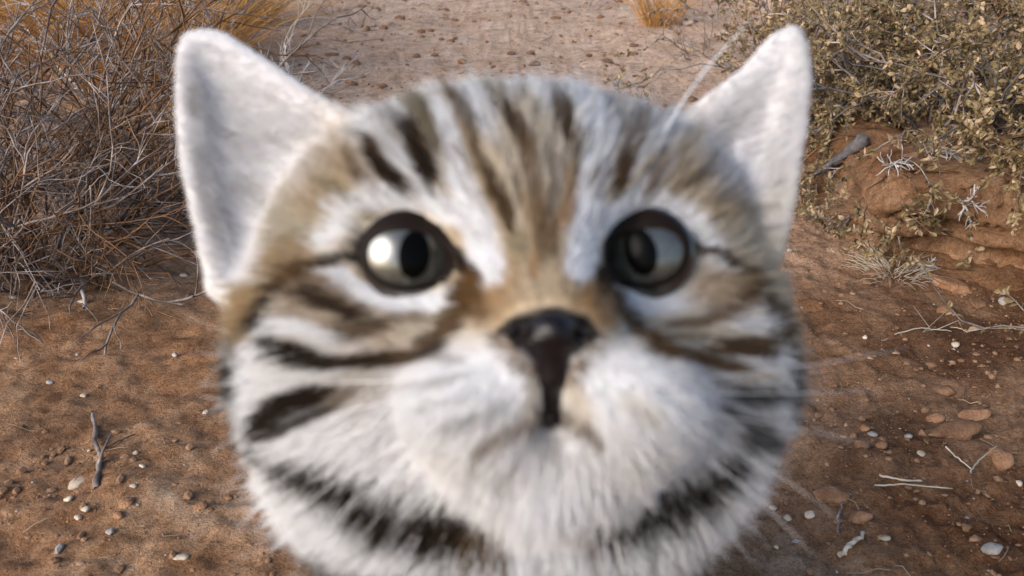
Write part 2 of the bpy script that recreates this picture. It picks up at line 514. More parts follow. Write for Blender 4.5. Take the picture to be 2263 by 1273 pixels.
# left: the twiggy shrub, two smaller ones and golden grass behind it
b = ground_at(90, 560)
shrub('dry_shrub', b, 'large leafless shrub of tangled grey twigs filling the left edge', 'shrub', 78, 0.17, 0.20, 0.0019, [M_TWIG, M_TWIG_BROWN, M_TWIG, M_TWIG_BROWN], 11, depth=2, shoots=6, upb=0.55, lean=(0.25, -0.05), wig=0.16)
b = ground_at(-40, 420)
shrub('dry_shrub', b, 'brown leafless shrub at the far left edge behind the large grey one', 'shrub', 40, 0.22, 0.34, 0.002, [M_TWIG, M_TWIG_BROWN], 12, depth=2, shoots=6, upb=0.7, wig=0.15)
b = ground_at(250, 230)
shrub('dry_shrub', b, 'open grey twiggy shrub standing in the golden grass at left', 'shrub', 22, 0.18, 0.26, 0.0018, [M_TWIG, M_TWIG, M_TWIG_PALE], 13, depth=2, shoots=5, upb=0.7, wig=0.15)
for i, (u, v, h, sprd, n, lab) in enumerate([
        (330, 170, 0.30, 0.26, 900, 'golden dry grass tuft behind the kitten ear, between the grey shrubs'),
        (150, 130, 0.36, 0.30, 900, 'golden brown grass clump behind the large grey shrub'),
        (-60, 130, 0.36, 0.28, 320, 'golden grass clump in the top left corner'),
        (480, 60, 0.22, 0.26, 500, 'straw coloured grass tuft above the left ear, farthest of the left clumps'),
        (350, 330, 0.09, 0.14, 260, 'low golden grass tuft beside the left ear at its middle')]):
    grass_tuft('grass_tuft', ground_at(u, v), lab, n, h, sprd, M_GOLD, 40 + i)
# behind the left ear: small pale dry plant
b = ground_at(665, 215)
shrub('dry_sprig', b, 'small bleached leafless plant rising behind the inner edge of the left ear', 'dry plant', 11, 0.07, 0.085, 0.0016, [M_TWIG_PALE], 15, depth=1, shoots=5, upb=1.0)
b = ground_at(600, 190)
shrub('dry_sprig', b, 'tall thin bleached stalks right beside the left ear', 'dry plant', 5, 0.05, 0.17, 0.0018, [M_TWIG_PALE, M_STRAW], 16, depth=1, shoots=4, upb=2.0)
# top middle: small golden clump with a litter of twigs
b = ground_at(1455, 55)
grass_tuft('grass_tuft', b, 'golden grass tuft at the top between the kitten ears', 150, 0.17, 0.09, M_GOLD, 46, lean=0.35)
b = ground_at(1560, 120)
shrub('dry_sprig', b, 'low tangle of thin twigs left of the right ear tip', 'dry plant', 12, 0.12, 0.10, 0.0011, [M_TWIG, M_TWIG_BROWN], 17, depth=1, shoots=5, upb=0.5)

for i, (u, v, ln, lab) in enumerate([(790, 62, 0.05, 'flat patch of grey dead stems on the far path, above the kitten forehead at left'),
                                     (1010, 40, 0.05, 'low straggle of dry stems in the middle of the far path'),
                                     (740, 30, 0.06, 'brownish dead plant at the top edge left of the path'),
                                     (1290, 20, 0.06, 'low dry plant at the top edge just left of the golden tuft'),
                                     (760, 150, 0.035, 'tiny dry stems on the path right of the left ear')]):
    shrub('dead_plant', ground_at(u, v), lab, 'dry plant', 14, 0.10, ln, 0.0009, [M_TWIG, M_STRAW, M_TWIG_BROWN], 90 + i, depth=1, shoots=4, upb=0.12)

# right: shrub with small olive leaves on the bank
def on_bank(u, v):
    p = G(u, v, 0.085)
    return np.array([p[0], p[1], hz(p[0], p[1])])
specs = [(2090, 285, 36, 0.17, 0.16, 51, 'olive leaved shrub sprawling on top of the clay bank'),
         (1890, 225, 26, 0.11, 0.13, 52, 'small yellowish leaved shrub beside the right ear'),
         (2290, 290, 32, 0.16, 0.19, 53, 'dark leafy shrub at the right edge on the bank'),
         (1800, 90, 26, 0.20, 0.24, 54, 'shrub with brown stems behind the tip of the right ear'),
         (2120, 20, 26, 0.3, 0.38, 55, 'broad shrub in the top right corner, behind the others')]
for u, v, nb, sprd, ln, sd, lab in specs:
    shrub('leafy_shrub', on_bank(u, v), lab, 'shrub', nb, sprd, ln, 0.0018, [M_TWIG, M_TWIG_BROWN, M_TWIG_DARK, M_TWIG], sd, depth=2, shoots=5, leaf=True, leafn=17,
          leafmat=(M_LEAF, M_LEAF_DRY), upb=0.35, leafsize=0.0062, lean=(0, -0.25))
shrub('ground_plant', ground_at(1790, 470), 'scrubby low plant at the left foot of the bank, next to the right ear', 'plant', 8, 0.04, 0.035, 0.0008, [M_TWIG, M_TWIG_PALE], 57, depth=1, shoots=5, leaf=True, leafn=6,
      leafmat=(M_LEAF, M_LEAF_DRY), upb=0.3, leafsize=0.0045)
shrub('ground_plant', ground_at(1830, 330), 'dry low plant on the slope between the right ear and the clay bank', 'plant', 8, 0.05, 0.045, 0.0010, [M_TWIG, M_TWIG_PALE], 58, depth=1, shoots=5, leaf=True, leafn=8,
      leafmat=(M_LEAF, M_LEAF_DRY), upb=0.3, leafsize=0.005)
# unseen shrub added outside the frame to shade the lower right; continues the thicket
shrub('leafy_shrub', np.array([0.74, 0.58, hz(0.74, 0.58)]), 'added unseen leafy shrub past the right edge, shading the near end of the bank', 'shrub', 34, 0.25, 0.32, 0.0022,
      [M_TWIG, M_TWIG_BROWN], 56, depth=2, shoots=5, leaf=True, leafn=14, leafmat=(M_LEAF, M_LEAF_DRY), upb=0.8, leafsize=0.006, lean=(-0.35, -0.3))

# pale thorny sprigs hanging on the bank
for i, (u, v, L, lab) in enumerate([(2120, 455, 0.030, 'bleached forked sprig sticking out of the clay bank face'),
                                    (1960, 370, 0.045, 'white twig cluster hanging from the left end of the bank lip'),
                                    (2070, 345, 0.050, 'white twig cluster hanging under the leafy shrub, middle of the bank lip'),
                                    (2040, 590, 0.018, 'tiny bleached sprig lying at the foot of the clay bank')]):
    p = ground_at(u, v) + np.array([0, -0.004, 0.004])
    root = empty('bleached_sprig', p); tag(root, lab, 'dry twig')
    rnd = np.random.default_rng(70 + i)
    for k_ in range(4):
        sp = Soup()
        twig(sp, p + rnd.normal(0, 0.003, 3), np.array([rnd.uniform(-0.9, 1.2), -0.6, rnd.uniform(-0.4, 0.5)]), L * rnd.uniform(.5, .8), 0.0013, 1, rnd, 0.3, 7, 1.4)
        sp.build('branch', M_TWIG_PALE, root)
# weathered branch coming off the bank towards the right ear
def strand(name, pxs, r0, r1, mat, label, cat, lift=0.003, sides=6, seed=0, shoots=0, heights=None):
    rnd = np.random.default_rng(seed)
    P = np.array([ground_at(u, v) for u, v in pxs])
    P[:, 2] += lift
    if heights: P[:, 2] += np.array(heights)
    t = np.linspace(0, 1, len(P)); tt = np.linspace(0, 1, 14)
    Q = np.stack([np.interp(tt, t, P[:, i]) for i in range(3)], 1) + rnd.normal(0, r0 * 0.35, (14, 3))
    sp = Soup(); sp.tube(Q, np.linspace(r0, r1, 14) * rnd.uniform(0.8, 1.2, 14), sides)
    for s in range(shoots):
        i = rnd.integers(3, 12)
        sp.tube([Q[i], Q[i] + (Q[i] - Q[i - 1]) * 1.2 + rnd.normal(0, 0.008, 3) + [0, 0, .004], Q[i] + (Q[i] - Q[i - 1]) * 2.4 + rnd.normal(0, 0.01, 3) + [0, 0, .006]], [r1, r1 * .7, r1 * .4], 4)
    root = empty(name, Q[0]); tag(root, label, cat)
    sp.build('stem', mat, root)
    return root
root = empty('fallen_branch', on_bank(1895, 335)); tag(root, 'weathered grey branch lying beside the right ear, thick end at the bank', 'branch')
p0 = ground_at(1735, 420) + [0, 0, 0.004]; p2 = ground_at(1905, 330) + [0, 0, 0.010]; p1 = (p0 + p2) / 2 + [0.01, -0.02, 0.004]
tt = np.linspace(0, 1, 16)[:, None]
Q = (1 - tt) ** 2 * p0 + 2 * tt * (1 - tt) * p1 + tt ** 2 * p2 + np.random.default_rng(3).normal(0, 0.0006, (16, 3))
sp = Soup(); sp.tube(Q, np.linspace(0.0016, 0.0075, 16), 7)
for a_, L_ in ((5, .03), (8, .035), (11, .03)):
    sp.tube([Q[a_], Q[a_] + np.array([-.4, -.6, -.1]) * L_ * .5, Q[a_] + np.array([-.9, -.7, -.2]) * L_], [0.003, 0.002, 0.001], 5)
sp.build('stem', M_TWIG_DARK, root)
strand('fallen_twig', [(210, 1085), (222, 1030), (214, 970), (208, 925)], 0.0018, 0.0012, M_TWIG, 'pale forked twig lying on the soil at lower left', 'twig', 0.002, 5, 6, 1)
strand('fallen_twig', [(230, 1000), (262, 985), (300, 968)], 0.0008, 0.0005, M_TWIG_BROWN, 'thin brown twig touching the forked twig at lower left', 'twig', 0.002, 4, 7)
strand('fallen_twig', [(180, 590), (260, 575), (330, 552), (415, 545)], 0.0016, 0.0007, M_TWIG, 'grey twig reaching out of the large shrub along the soil', 'twig', 0.006, 5, 8, 4)
strand('fallen_twig', [(190, 690), (180, 610), (188, 570)], 0.0016, 0.001, M_TWIG_PALE, 'short pale twig standing under the large grey shrub', 'twig', 0.004, 5, 9, 1)
strand('fallen_twig', [(330, 575), (350, 595), (375, 612)], 0.0008, 0.0005, M_TWIG_BROWN, 'small dark twig on bare soil right of the large shrub', 'twig', 0.002, 4, 10)
strand('straw', [(1940, 1068), (1990, 1072), (2035, 1076)], 0.0008, 0.0007, M_STRAW, 'short straight pale straw, upper of the two lying at lower right', 'straw', 0.003, 4, 11)
strand('straw', [(1930, 1086), (2000, 1084), (2100, 1094)], 0.0006, 0.0004, M_STRAW, 'long thin pale straw, lower of the two lying at lower right', 'straw', 0.003, 4, 12)
strand('straw', [(2085, 1000), (2115, 1028), (2138, 1060)], 0.0006, 0.0004, M_STRAW, 'thin straw slanting down beside the round brown clod', 'straw', 0.004, 4, 13)
strand('straw', [(2138, 1070), (2160, 1035), (2196, 1010)], 0.0006, 0.0004, M_STRAW, 'thin straw leaning against the round brown clod', 'straw', 0.006, 4, 14)
strand('straw', [(1975, 750), (2030, 738), (2100, 742)], 0.0006, 0.0004, M_STRAW, 'wiry pale straw on bare soil below the bank', 'straw', 0.003, 4, 15, 3)
strand('fallen_twig', [(1855, 1240), (1880, 1215), (1905, 1190)], 0.0016, 0.0010, M_STRAW, 'stubby pale stalk at the bottom right of the kitten', 'twig', 0.003, 5, 16)
strand('fallen_twig', [(1850, 1190), (1852, 1140), (1862, 1125)], 0.0009, 0.0005, M_TWIG, 'thin hooked twig standing right of the kitten ruff', 'twig', 0.003, 5, 17)
strand('fallen_twig', [(1580, 140), (1620, 155), (1660, 165)], 0.003, 0.0015, M_TWIG_DARK, 'dark stick on the path left of the right ear', 'twig', 0.004, 5, 18)
shrub('dry_shrub', ground_at(40, 640), 'low grey twig tangle at the left edge, lowest of the shrubs there', 'shrub', 22, 0.07, 0.09, 0.0015, [M_TWIG, M_TWIG_BROWN, M_TWIG], 19, depth=2, shoots=5, upb=0.35, wig=0.2)
grass_tuft('grass_tuft', ground_at(1975, 598), 'small dry grass tuft in the hollow of the bank', 170, 0.030, 0.05, M_STRAW, 48, lean=1.5, w=0.0005)

# ------------------------------------------------------------------ stones, clods and gravel
def ico():
    t = (1 + 5 ** .5) / 2
    v = np.array([(-1, t, 0), (1, t, 0), (-1, -t, 0), (1, -t, 0), (0, -1, t), (0, 1, t), (0, -1, -t), (0, 1, -t), (t, 0, -1), (t, 0, 1), (-t, 0, -1), (-t, 0, 1)], float)
    v /= np.linalg.norm(v[0])
    f = np.array([(0, 11, 5), (0, 5, 1), (0, 1, 7), (0, 7, 10), (0, 10, 11), (1, 5, 9), (5, 11, 4), (11, 10, 2), (10, 7, 6), (7, 1, 8), (3, 9, 4), (3, 4, 2), (3, 2, 6), (3, 6, 8), (3, 8, 9), (4, 9, 5), (2, 4, 11), (6, 2, 10), (8, 6, 7), (9, 8, 1)])
    return v, f
def subdiv(v, f):
    cache = {}; v = list(map(tuple, v)); out = []
    def mid(a, b):
        key = (min(a, b), max(a, b))
        if key not in cache:
            m = (np.array(v[a]) + np.array(v[b])) / 2; m /= np.linalg.norm(m)
            cache[key] = len(v); v.append(tuple(m))
        return cache[key]
    for a, b_, c in f:
        ab, bc, ca = mid(a, b_), mid(b_, c), mid(c, a)
        out += [(a, ab, ca), (b_, bc, ab), (c, ca, bc), (ab, bc, ca)]
    return np.array(v), np.array(out)
ICO = ico(); ICO2 = subdiv(*ICO); ICO3 = subdiv(*ICO2)

def stone(name, u, v, px, mat, label, cat, seed, flat=0.6, angular=0.3, sink=0.25, asp=1.0):
    p = ground_at(u, v)
    D = (p - CAM) @ FWD
    r = px * (0.82 if mat is not M_CLOD else 0.95 if px < 40 else 0.74) / FPX * D / 2
    V = ICO3[0].copy()
    V = V * (1 + angular * noise3(V * 1.3 + seed, seed)[:, None] + 0.25 * noise3(V * 3.1 + seed, seed + 1)[:, None])
    rnd = np.random.default_rng(seed)
    for _ in range(5):                                   # knock flat facets off
        nrm = unit(rnd.normal(0, 1, 3)); cut = rnd.uniform(0.62, 0.85)
        e = V @ nrm - cut
        V = V - np.maximum(e, 0)[:, None] * nrm * (0.85 if angular > 0.25 else 0.4)
    V = V * r * np.array([asp, 1.0, flat])
    a = rnd.uniform(0, 6.28) if asp == 1.0 else rnd.uniform(-0.3, 0.3); c, s = math.cos(a), math.sin(a)
    V = V @ np.array([[c, -s, 0], [s, c, 0], [0, 0, 1]]).T
    o = link(name, np_mesh(name, V, ICO3[1]), mat)
    o.location = (p[0], p[1], p[2] + r * flat * (1 - 2 * sink) )
    o.rotation_euler = (rnd.uniform(-.3, .3), rnd.uniform(-.3, .3), 0)
    tag(o, label, cat)
    return o

stones = [
    (170, 1072, 36, M_STONE, 'white flat chipped pebble, largest pale one at lower left', 1.4), (152, 1107, 22, M_STONE, 'small white oval pebble below the largest pale one', 1.3),
    (190, 1128, 24, M_STONE, 'upright white almond shaped pebble at lower left', 0.9), (175, 1153, 22, M_STONE, 'whitish cube shaped pebble under the almond shaped one', 1.0),
    (111, 851, 20, M_GREY, 'grey angular pebble alone on the left soil', 1.0), (187, 881, 17, M_STONE, 'round pale pebble left of the forked twig, middle of the bare soil', 1.0),
    (198, 999, 12, M_STONE, 'tiny white pebble just left of the forked twig', 1.0), (300, 1005, 14, M_STONE, 'tiny pale pebble at the end of the thin brown twig', 1.1),
    (316, 1035, 18, M_STONE, 'pale beige pebble right of the forked twig', 1.1), (298, 1082, 17, M_STONE, 'flat cream pebble right of the forked twig foot', 1.2),
    (455, 918, 17, M_STONE, 'white pebble close to the kitten left cheek', 1.0), (387, 787, 18, M_GREY, 'pointed grey pebble between shrub and kitten cheek', 0.8),
    (182, 671, 20, M_STONE, 'pale oval pebble under the tips of the large grey shrub', 1.5), (408, 612, 18, M_STONE, 'cream pebble left of the left ear base', 1.4),
    (280, 1117, 36, M_CLOD, 'rounded brown clod below the forked twig', 1.2), (265, 1152, 26, M_CLOD, 'brown pebble under the rounded clod at lower left', 1.2),
    (245, 1185, 24, M_GREY, 'grey brown pebble near the bottom left', 1.0), (403, 1242, 28, M_STONE, 'pale flat chip at the very bottom left of the kitten', 1.6),
    (445, 1120, 26, M_CLOD, 'reddish pebble beside the white ruff at left', 1.3), (465, 1130, 18, M_CLOD, 'dark red pebble touching the reddish one beside the ruff', 1.0),
    (120, 1245, 26, M_CLOD, 'brown clod at the bottom edge far left', 1.1), (505, 1108, 22, M_CLOD, 'small brown stone nearest the left edge of the ruff', 1.0),
    (2108, 769, 22, M_STONE, 'smooth white pebble on bare soil below the bank', 1.2), (1911, 752, 18, M_STONE, 'pale upright pebble right of the kitten cheek', 0.8),
    (2050, 808, 30, M_CLOD, 'pinkish stone below the smooth white pebble', 1.2), (2006, 967, 22, M_GREY, 'small grey pebble in the middle of the right soil', 1.1),
    (2032, 1018, 20, M_STONE, 'pale green white pebble above the two straws', 1.2), (1738, 1155, 22, M_STONE, 'white pebble right of the kitten ruff', 1.0),
    (1788, 1150, 26, M_STONE, 'cream stone right of the white pebble by the ruff', 1.2), (1708, 1130, 18, M_STONE, 'small pale pebble nearest the ruff at right', 1.2),
    (1715, 1213, 14, M_STONE, 'tiny white pebble below the ruff at lower right', 1.0), (1955, 1192, 24, M_STONE, 'light grey pebble at bottom right on dark soil', 1.4),
    (2190, 1220, 36, M_GREY, 'flat grey stone near the bottom right corner', 1.6), (2250, 1070, 24, M_STONE, 'pale pebble at the right edge in dark soil', 0.9),
    (2080, 868, 58, M_CLOD, 'rounded clay clod at the top of the crumbled heap', 1.5), (2068, 925, 44, M_CLOD, 'clay clod in the middle of the crumbled heap', 1.5),
    (2150, 920, 60, M_CLOD, 'long clay clod at the right of the crumbled heap', 1.8), (2115, 955, 70, M_CLOD, 'flat elongated clay slab below the crumbled heap', 2.2),
    (2205, 1022, 74, M_CLOD, 'large round brown clod between the leaning straws', 1.1), (2085, 690, 36, M_CLOD, 'pinkish rounded stone under the bank', 1.0),
    (2160, 675, 34, M_CLOD, 'brown lump beside the rubble under the bank', 1.4), (2215, 672, 30, M_GREY, 'grey upright stone at the foot of the bank, far right', 0.9),
    (2110, 640, 66, M_CLOD, 'broad flat clay slab leaning at the foot of the bank', 2.2), (1903, 985, 34, M_CLOD, 'brown clod at the bottom of the small pebble heap', 1.2),
    (1925, 965, 26, M_GREY, 'olive grey pebble in the small pebble heap', 1.1), (1908, 955, 22, M_CLOD, 'reddish pebble at the top of the small pebble heap', 1.0),
    (1945, 990, 28, M_CLOD, 'brown pebble at the right of the small pebble heap', 1.1), (1885, 965, 20, M_CLOD, 'brown pebble at the left of the small pebble heap', 1.1),
    (1840, 1105, 60, M_CLOD, 'broad clay clod lying right of the ruff', 1.7), (1900, 1145, 54, M_CLOD, 'cracked clay clod left of the two straws', 1.4),
    (2140, 300, 40, M_CLOD, 'brown stone caught in the leafy shrub on the bank', 1.1), (1522, 55, 26, M_STONE, 'pale stone beside the golden grass at the top', 1.3),
]
for i, (u, v, px, mat, lab, asp) in enumerate(stones):
    clod = mat is M_CLOD
    stone('clay_clod' if clod and px > 25 else 'pebble', u, v, px, mat, lab, 'clod' if clod and px > 25 else 'pebble', 100 + i, flat=0.62, angular=0.7 if clod else 0.4, asp=asp, sink=0.5 if clod and px > 25 else 0.3)

def gravel(name, n, mat, seed, lo, hi, area, label, dens=None):
    r = np.random.default_rng(seed)
    x = r.uniform(area[0], area[1], n); y = r.uniform(area[2], area[3], n)
    if dens is not None:
        keep = r.uniform(0, 1, n) < dens(x, y); x = x[keep]; y = y[keep]; n = len(x)
    s = lo + (hi - lo) * r.uniform(0, 1, n) ** 9
    z = height(x, y) + s * 0.15
    V0, F0 = ICO
    jit = 1 + 0.22 * r.normal(0, 1, (n, 12, 1)).clip(-1, 1)
    sc = r.uniform(0.6, 1.3, (n, 1, 3)) * np.array([1, 1, 0.6])
    V = V0[None] * jit * sc * s[:, None, None] + np.stack([x, y, z], 1)[:, None]
    F = F0[None] + (np.arange(n) * 12)[:, None, None]
    o = link(name, np_mesh(name, V.reshape(-1, 3), F.reshape(-1, 3), False), mat)
    tag(o, label, kind='stuff')
    return o
def dn(x, y):
    d = 0.35 + 1.2 * noise2(x * 12, y * 12, 60) + 0.4 * sstep(0.05, 0.3, x) + 0.4 * (1 - sstep(0.4, 0.6, y))
    return np.clip(d, 0.05, 1) * (bank_sd(x, y) < 0.004)
gravel('gravel', 30000, M_SOILBIT, 81, 0.0006, 0.0034, (-0.45, 0.75, 0.30, 1.2), 'fine reddish grit scattered over the soil', dn)
gravel('gravel', 1500, M_GREY, 82, 0.0007, 0.0038, (-0.6, 0.9, 0.30, 1.6), 'fine grey grit scattered over the soil', dn)
gravel('gravel', 260, M_STONE, 83, 0.0006, 0.0026, (-0.6, 0.9, 0.30, 1.6), 'fine white grit scattered over the soil', dn)
gravel('gravel', 5000, M_CLOD, 84, 0.002, 0.012, (-1.4, 1.4, 1.1, 3.6), 'lumps of soil on the far path')
# short dead stems and straw bits lying about
rnd = np.random.default_rng(5)
sp = Soup()
for i in range(2000):
    y = rnd.uniform(0.34, 2.4) if i % 3 == 0 else rnd.uniform(0.9, 3.2); x = rnd.uniform(-0.55, 0.7) * (0.5 + y)
    if float(bank_sd(np.array([x]), np.array([y]))[0]) > -0.01: continue
    L = rnd.uniform(0.004, 0.028) * (0.6 + 0.6 * y); a = rnd.uniform(0, 6.28); bend = rnd.normal(0, 0.3)
    P = []
    for s in np.linspace(-0.5, 0.5, 4):
        q = (x + L * s * math.cos(a + bend * s), y + L * s * math.sin(a + bend * s)); P.append((q[0], q[1], hz(*q) + 0.0012 + rnd.uniform(0, 0.002)))
    sp.tube(P, np.full(4, rnd.uniform(0.0002, 0.0006) * (0.7 + 0.5 * y)), 3)
sp.build('plant_litter', M_LITTER, None, label='bits of dry straw and stem littering the soil', kind='stuff')

# ------------------------------------------------------------------ the kitten: one continuous body from a distance field
VOX = 0.0014
gx = np.arange(-0.105, 0.106, VOX); gy = np.arange(0.085, 0.37, VOX); gz = np.arange(-0.006, 0.345, VOX)
GX, GY, GZ = np.meshgrid(gx.astype(np.float32), gy.astype(np.float32), gz.astype(np.float32), indexing='ij')
q1 = GY; q2 = GZ - np.float32(CAM[2])
cd = q1 * np.float32(FWD[1]) + q2 * np.float32(FWD[2])
cz = q1 * np.float32(UP[1]) + q2 * np.float32(UP[2])
cx = GX

def ell_h(u, v, D, rx, rz, rd, rot=0.0):
    """ellipsoid in the head's own axes"""
    x0 = (u - 1131.5) / FPX * D; z0 = -(v - 636.5) / FPX * D
    X_, Z_, D_ = cx - x0, cz - z0, cd - D
    if rot:
        c, s = math.cos(rot), math.sin(rot); X_, Z_ = X_ * c + Z_ * s, -X_ * s + Z_ * c
    k0 = np.sqrt((X_ / rx) ** 2 + (Z_ / rz) ** 2 + (D_ / rd) ** 2)
    return (k0 - 1) * min(rx, rz, rd)
def ell_w(x, y, z, a, b_, c):
    k0 = np.sqrt(((GX - x) / a) ** 2 + ((GY - y) / b_) ** 2 + ((GZ - z) / c) ** 2)
    return (k0 - 1) * min(a, b_, c)
def cone(p, q, r1, r2):
    p = np.asarray(p, np.float32); d = np.asarray(q, np.float32) - p; L2 = float(d @ d)
    t = np.clip(((GX - p[0]) * d[0] + (GY - p[1]) * d[1] + (GZ - p[2]) * d[2]) / L2, 0, 1)
    return np.sqrt((GX - p[0] - t * d[0]) ** 2 + (GY - p[1] - t * d[1]) ** 2 + (GZ - p[2] - t * d[2]) ** 2) - (r1 + (r2 - r1) * t)
def smin(a, b_, k_):
    h = np.clip(0.5 + 0.5 * (b_ - a) / k_, 0, 1)
    return b_ * (1 - h) + a * h - k_ * h * (1 - h)
def smax(a, b_, k_): return -smin(-a, -b_, k_)

s = ell_h(1125, 590, 0.190, 0.0450, 0.0315, 0.040)                    # skull
s = smin(s, ell_h(1150, 430, 0.184, 0.033, 0.0145, 0.026), 0.014)      # forehead
s = smin(s, ell_h(800, 790, 0.180, 0.0215, 0.022, 0.024), 0.014)        # cheeks
s = smin(s, ell_h(1470, 790, 0.180, 0.0210, 0.022, 0.024), 0.014)
s = smin(s, ell_h(1130, 900, 0.178, 0.040, 0.024, 0.028), 0.014)       # jaw
s = smin(s, cone(W2(1195, 470, 0.163), W2(1215, 735, 0.137), 0.0135, 0.0095), 0.010)   # bridge of the nose
s = smin(s, ell_h(1090, 868, 0.1415, 0.0128, 0.0100, 0.0135, 0.15), 0.004)   # whisker pads
s = smin(s, ell_h(1356, 868, 0.1415, 0.0128, 0.0100, 0.0135, -0.15), 0.004)
s = smin(s, ell_h(1218, 1000, 0.150, 0.0150, 0.0085, 0.0125), 0.006)   # chin
for (u, v) in ((905, 565), (1435, 562)):                              # brow and lower lid bulge
    s = smin(s, ell_h(u, v, 0.164, 0.0115, 0.0105, 0.0105), 0.006)
s = smin(s, ell_h(1120, 1050, 0.190, 0.0405, 0.026, 0.032), 0.012)     # ruff
s = smin(s, ell_w(-0.0035, 0.203, 0.176, 0.0475, 0.048, 0.048), 0.02)       # chest
s = smin(s, cone((0, 0.215, 0.17), (0, 0.295, 0.085), 0.040, 0.048), 0.02)
s = smin(s, ell_w(0.0, 0.205, 0.125, 0.034, 0.036, 0.035), 0.02)
for sx in (-1, 1):
    s = smin(s, ell_w(sx * 0.040, 0.280, 0.050, 0.024, 0.046, 0.042), 0.015)          # haunch
    s = smin(s, cone((sx * 0.046, 0.25, 0.014), (sx * 0.048, 0.205, 0.012), 0.013, 0.012), 0.008)   # hind foot
    s = smin(s, ell_w(sx * 0.048, 0.195, 0.011, 0.014, 0.018, 0.011), 0.006)
    s = smin(s, cone((sx * 0.024, 0.190, 0.125), (sx * 0.020, 0.178, 0.07), 0.019, 0.0125), 0.012)  # fore leg
    s = smin(s, cone((sx * 0.020, 0.178, 0.07), (sx * 0.019, 0.172, 0.014), 0.0125, 0.0115), 0.006)
    s = smin(s, ell_w(sx * 0.019, 0.162, 0.012, 0.0145, 0.020, 0.012), 0.006)
    for t_ in (-1, 0, 1):
        s = smin(s, ell_w(sx * 0.019 + t_ * 0.008, 0.146 + abs(t_) * 0.003, 0.009, 0.0052, 0.008, 0.0085), 0.003)
        s = smin(s, ell_w(sx * 0.048 + t_ * 0.008, 0.180 + abs(t_) * 0.003, 0.009, 0.0052, 0.008, 0.0085), 0.003)
tail = [(0, 0.335, 0.03), (0.045, 0.345, 0.014), (0.082, 0.31, 0.013), (0.088, 0.25, 0.012), (0.070, 0.20, 0.011)]
for a_, b_ in zip(tail[:-1], tail[1:]): s = smin(s, cone(a_, b_, 0.011, 0.0105), 0.006)

# ears: thin cupped sheets
EAR_L = [(460, 690), (438, 560), (412, 450), (390, 330), (384, 180), (392, 84), (440, 50), (500, 66), (600, 130), (705, 206), (810, 250), (880, 330), (850, 500), (640, 690)]
EAR_R = [(1495, 246), (1575, 196), (1632, 150), (1695, 76), (1745, 45), (1786, 76), (1797, 190), (1780, 330), (1752, 480), (1732, 580), (1690, 680), (1560, 640), (1440, 460), (1420, 330)]
uu = cx / np.maximum(cd, 0.05) * FPX + 1131.5
vv = 636.5 - cz / np.maximum(cd, 0.05) * FPX
def poly_sd(U, V_, poly):
    """signed distance to a polygon, negative inside"""
    d2 = np.full(U.shape, 1e12, np.float32); sign = np.ones(U.shape, np.float32)
    n = len(poly)
    for i in range(n):
        ax_, ay_ = poly[i]; bx_, by_ = poly[i - 1]
        ex, ey = bx_ - ax_, by_ - ay_
        wx, wy = U - ax_, V_ - ay_
        t = np.clip((wx * ex + wy * ey) / (ex * ex + ey * ey), 0, 1)
        d2 = np.minimum(d2, (wx - ex * t) ** 2 + (wy - ey * t) ** 2)
        c1 = V_ >= ay_; c2 = V_ < by_; c3 = ex * wy > ey * wx
        flip = (c1 & c2 & c3) | (~c1 & ~c2 & ~c3)
        sign = np.where(flip, -sign, sign)
    return sign * np.sqrt(d2)
def chaikin(poly):
    out = []
    for i in range(len(poly)):
        a_, b_ = np.array(poly[i]), np.array(poly[(i + 1) % len(poly)])
        out += [tuple(a_ * .75 + b_ * .25), tuple(a_ * .25 + b_ * .75)]
    return out
EAR_L2, EAR_R2 = chaikin(EAR_L), chaikin(EAR_R)
def ear_depth(U, V_, d2, side):
    depth = 0.181 - 0.00001 * (V_ - 400)                     # the tip leans a little away
    cup = sstep(0, 150, -d2)
    return depth + 0.0065 * cup - 0.003
for poly, side in ((EAR_L2, -1), (EAR_R2, 1)):
    us = [p[0] for p in poly]; vs = [p[1] for p in poly]
    m = (uu > min(us) - 60) & (uu < max(us) + 60) & (vv > min(vs) - 60) & (vv < max(vs) + 60) & (cd > 0.15) & (cd < 0.215)
    U_, V_, D_ = uu[m], vv[m], cd[m]
    d2 = poly_sd(U_, V_, poly)
    e2 = (d2 + 16) * D_ / FPX
    e3 = np.abs(D_ - ear_depth(U_, V_, d2, side)) - 0.0006
    e = np.minimum(np.maximum(e2, e3), 0) + np.sqrt(np.maximum(e2, 0) ** 2 + np.maximum(e3, 0) ** 2) - 0.0012
    s[m] = smin(s[m], e.astype(np.float32), 0.004)

# sockets, mouth line
EYES = [dict(u=897.0, v=565.0, a=96.0, b=73.0, rot=0.06, D=0.1600, side=-1, pu=917, pv=563, prot=0.10),
        dict(u=1431.0, v=560.0, a=88.0, b=71.0, rot=-0.16, D=0.1600, side=1, pu=1415, pv=556, prot=-0.28)]
ER = 0.0108
for E in EYES:
    x0 = (E['u'] - 1131.5) / FPX * E['D']; z0 = -(E['v'] - 636.5) / FPX * E['D']
    c, sn = math.cos(E['rot']), math.sin(E['rot'])
    du, dv = uu - E['u'], vv - E['v']
    ee = np.sqrt(((du * c + dv * sn) / (E['a'] + 8)) ** 2 + ((-du * sn + dv * c) / (E['b'] + 8)) ** 2)
    hole = np.maximum((ee - 1) * E['b'] * 0.15 / FPX, cd - 0.165)
    s = smax(s, -hole, 0.0022)
s = smax(s, -cone(W2(1219, 850, 0.1300), W2(1217, 935, 0.1325), 0.0011, 0.0024), 0.0022)

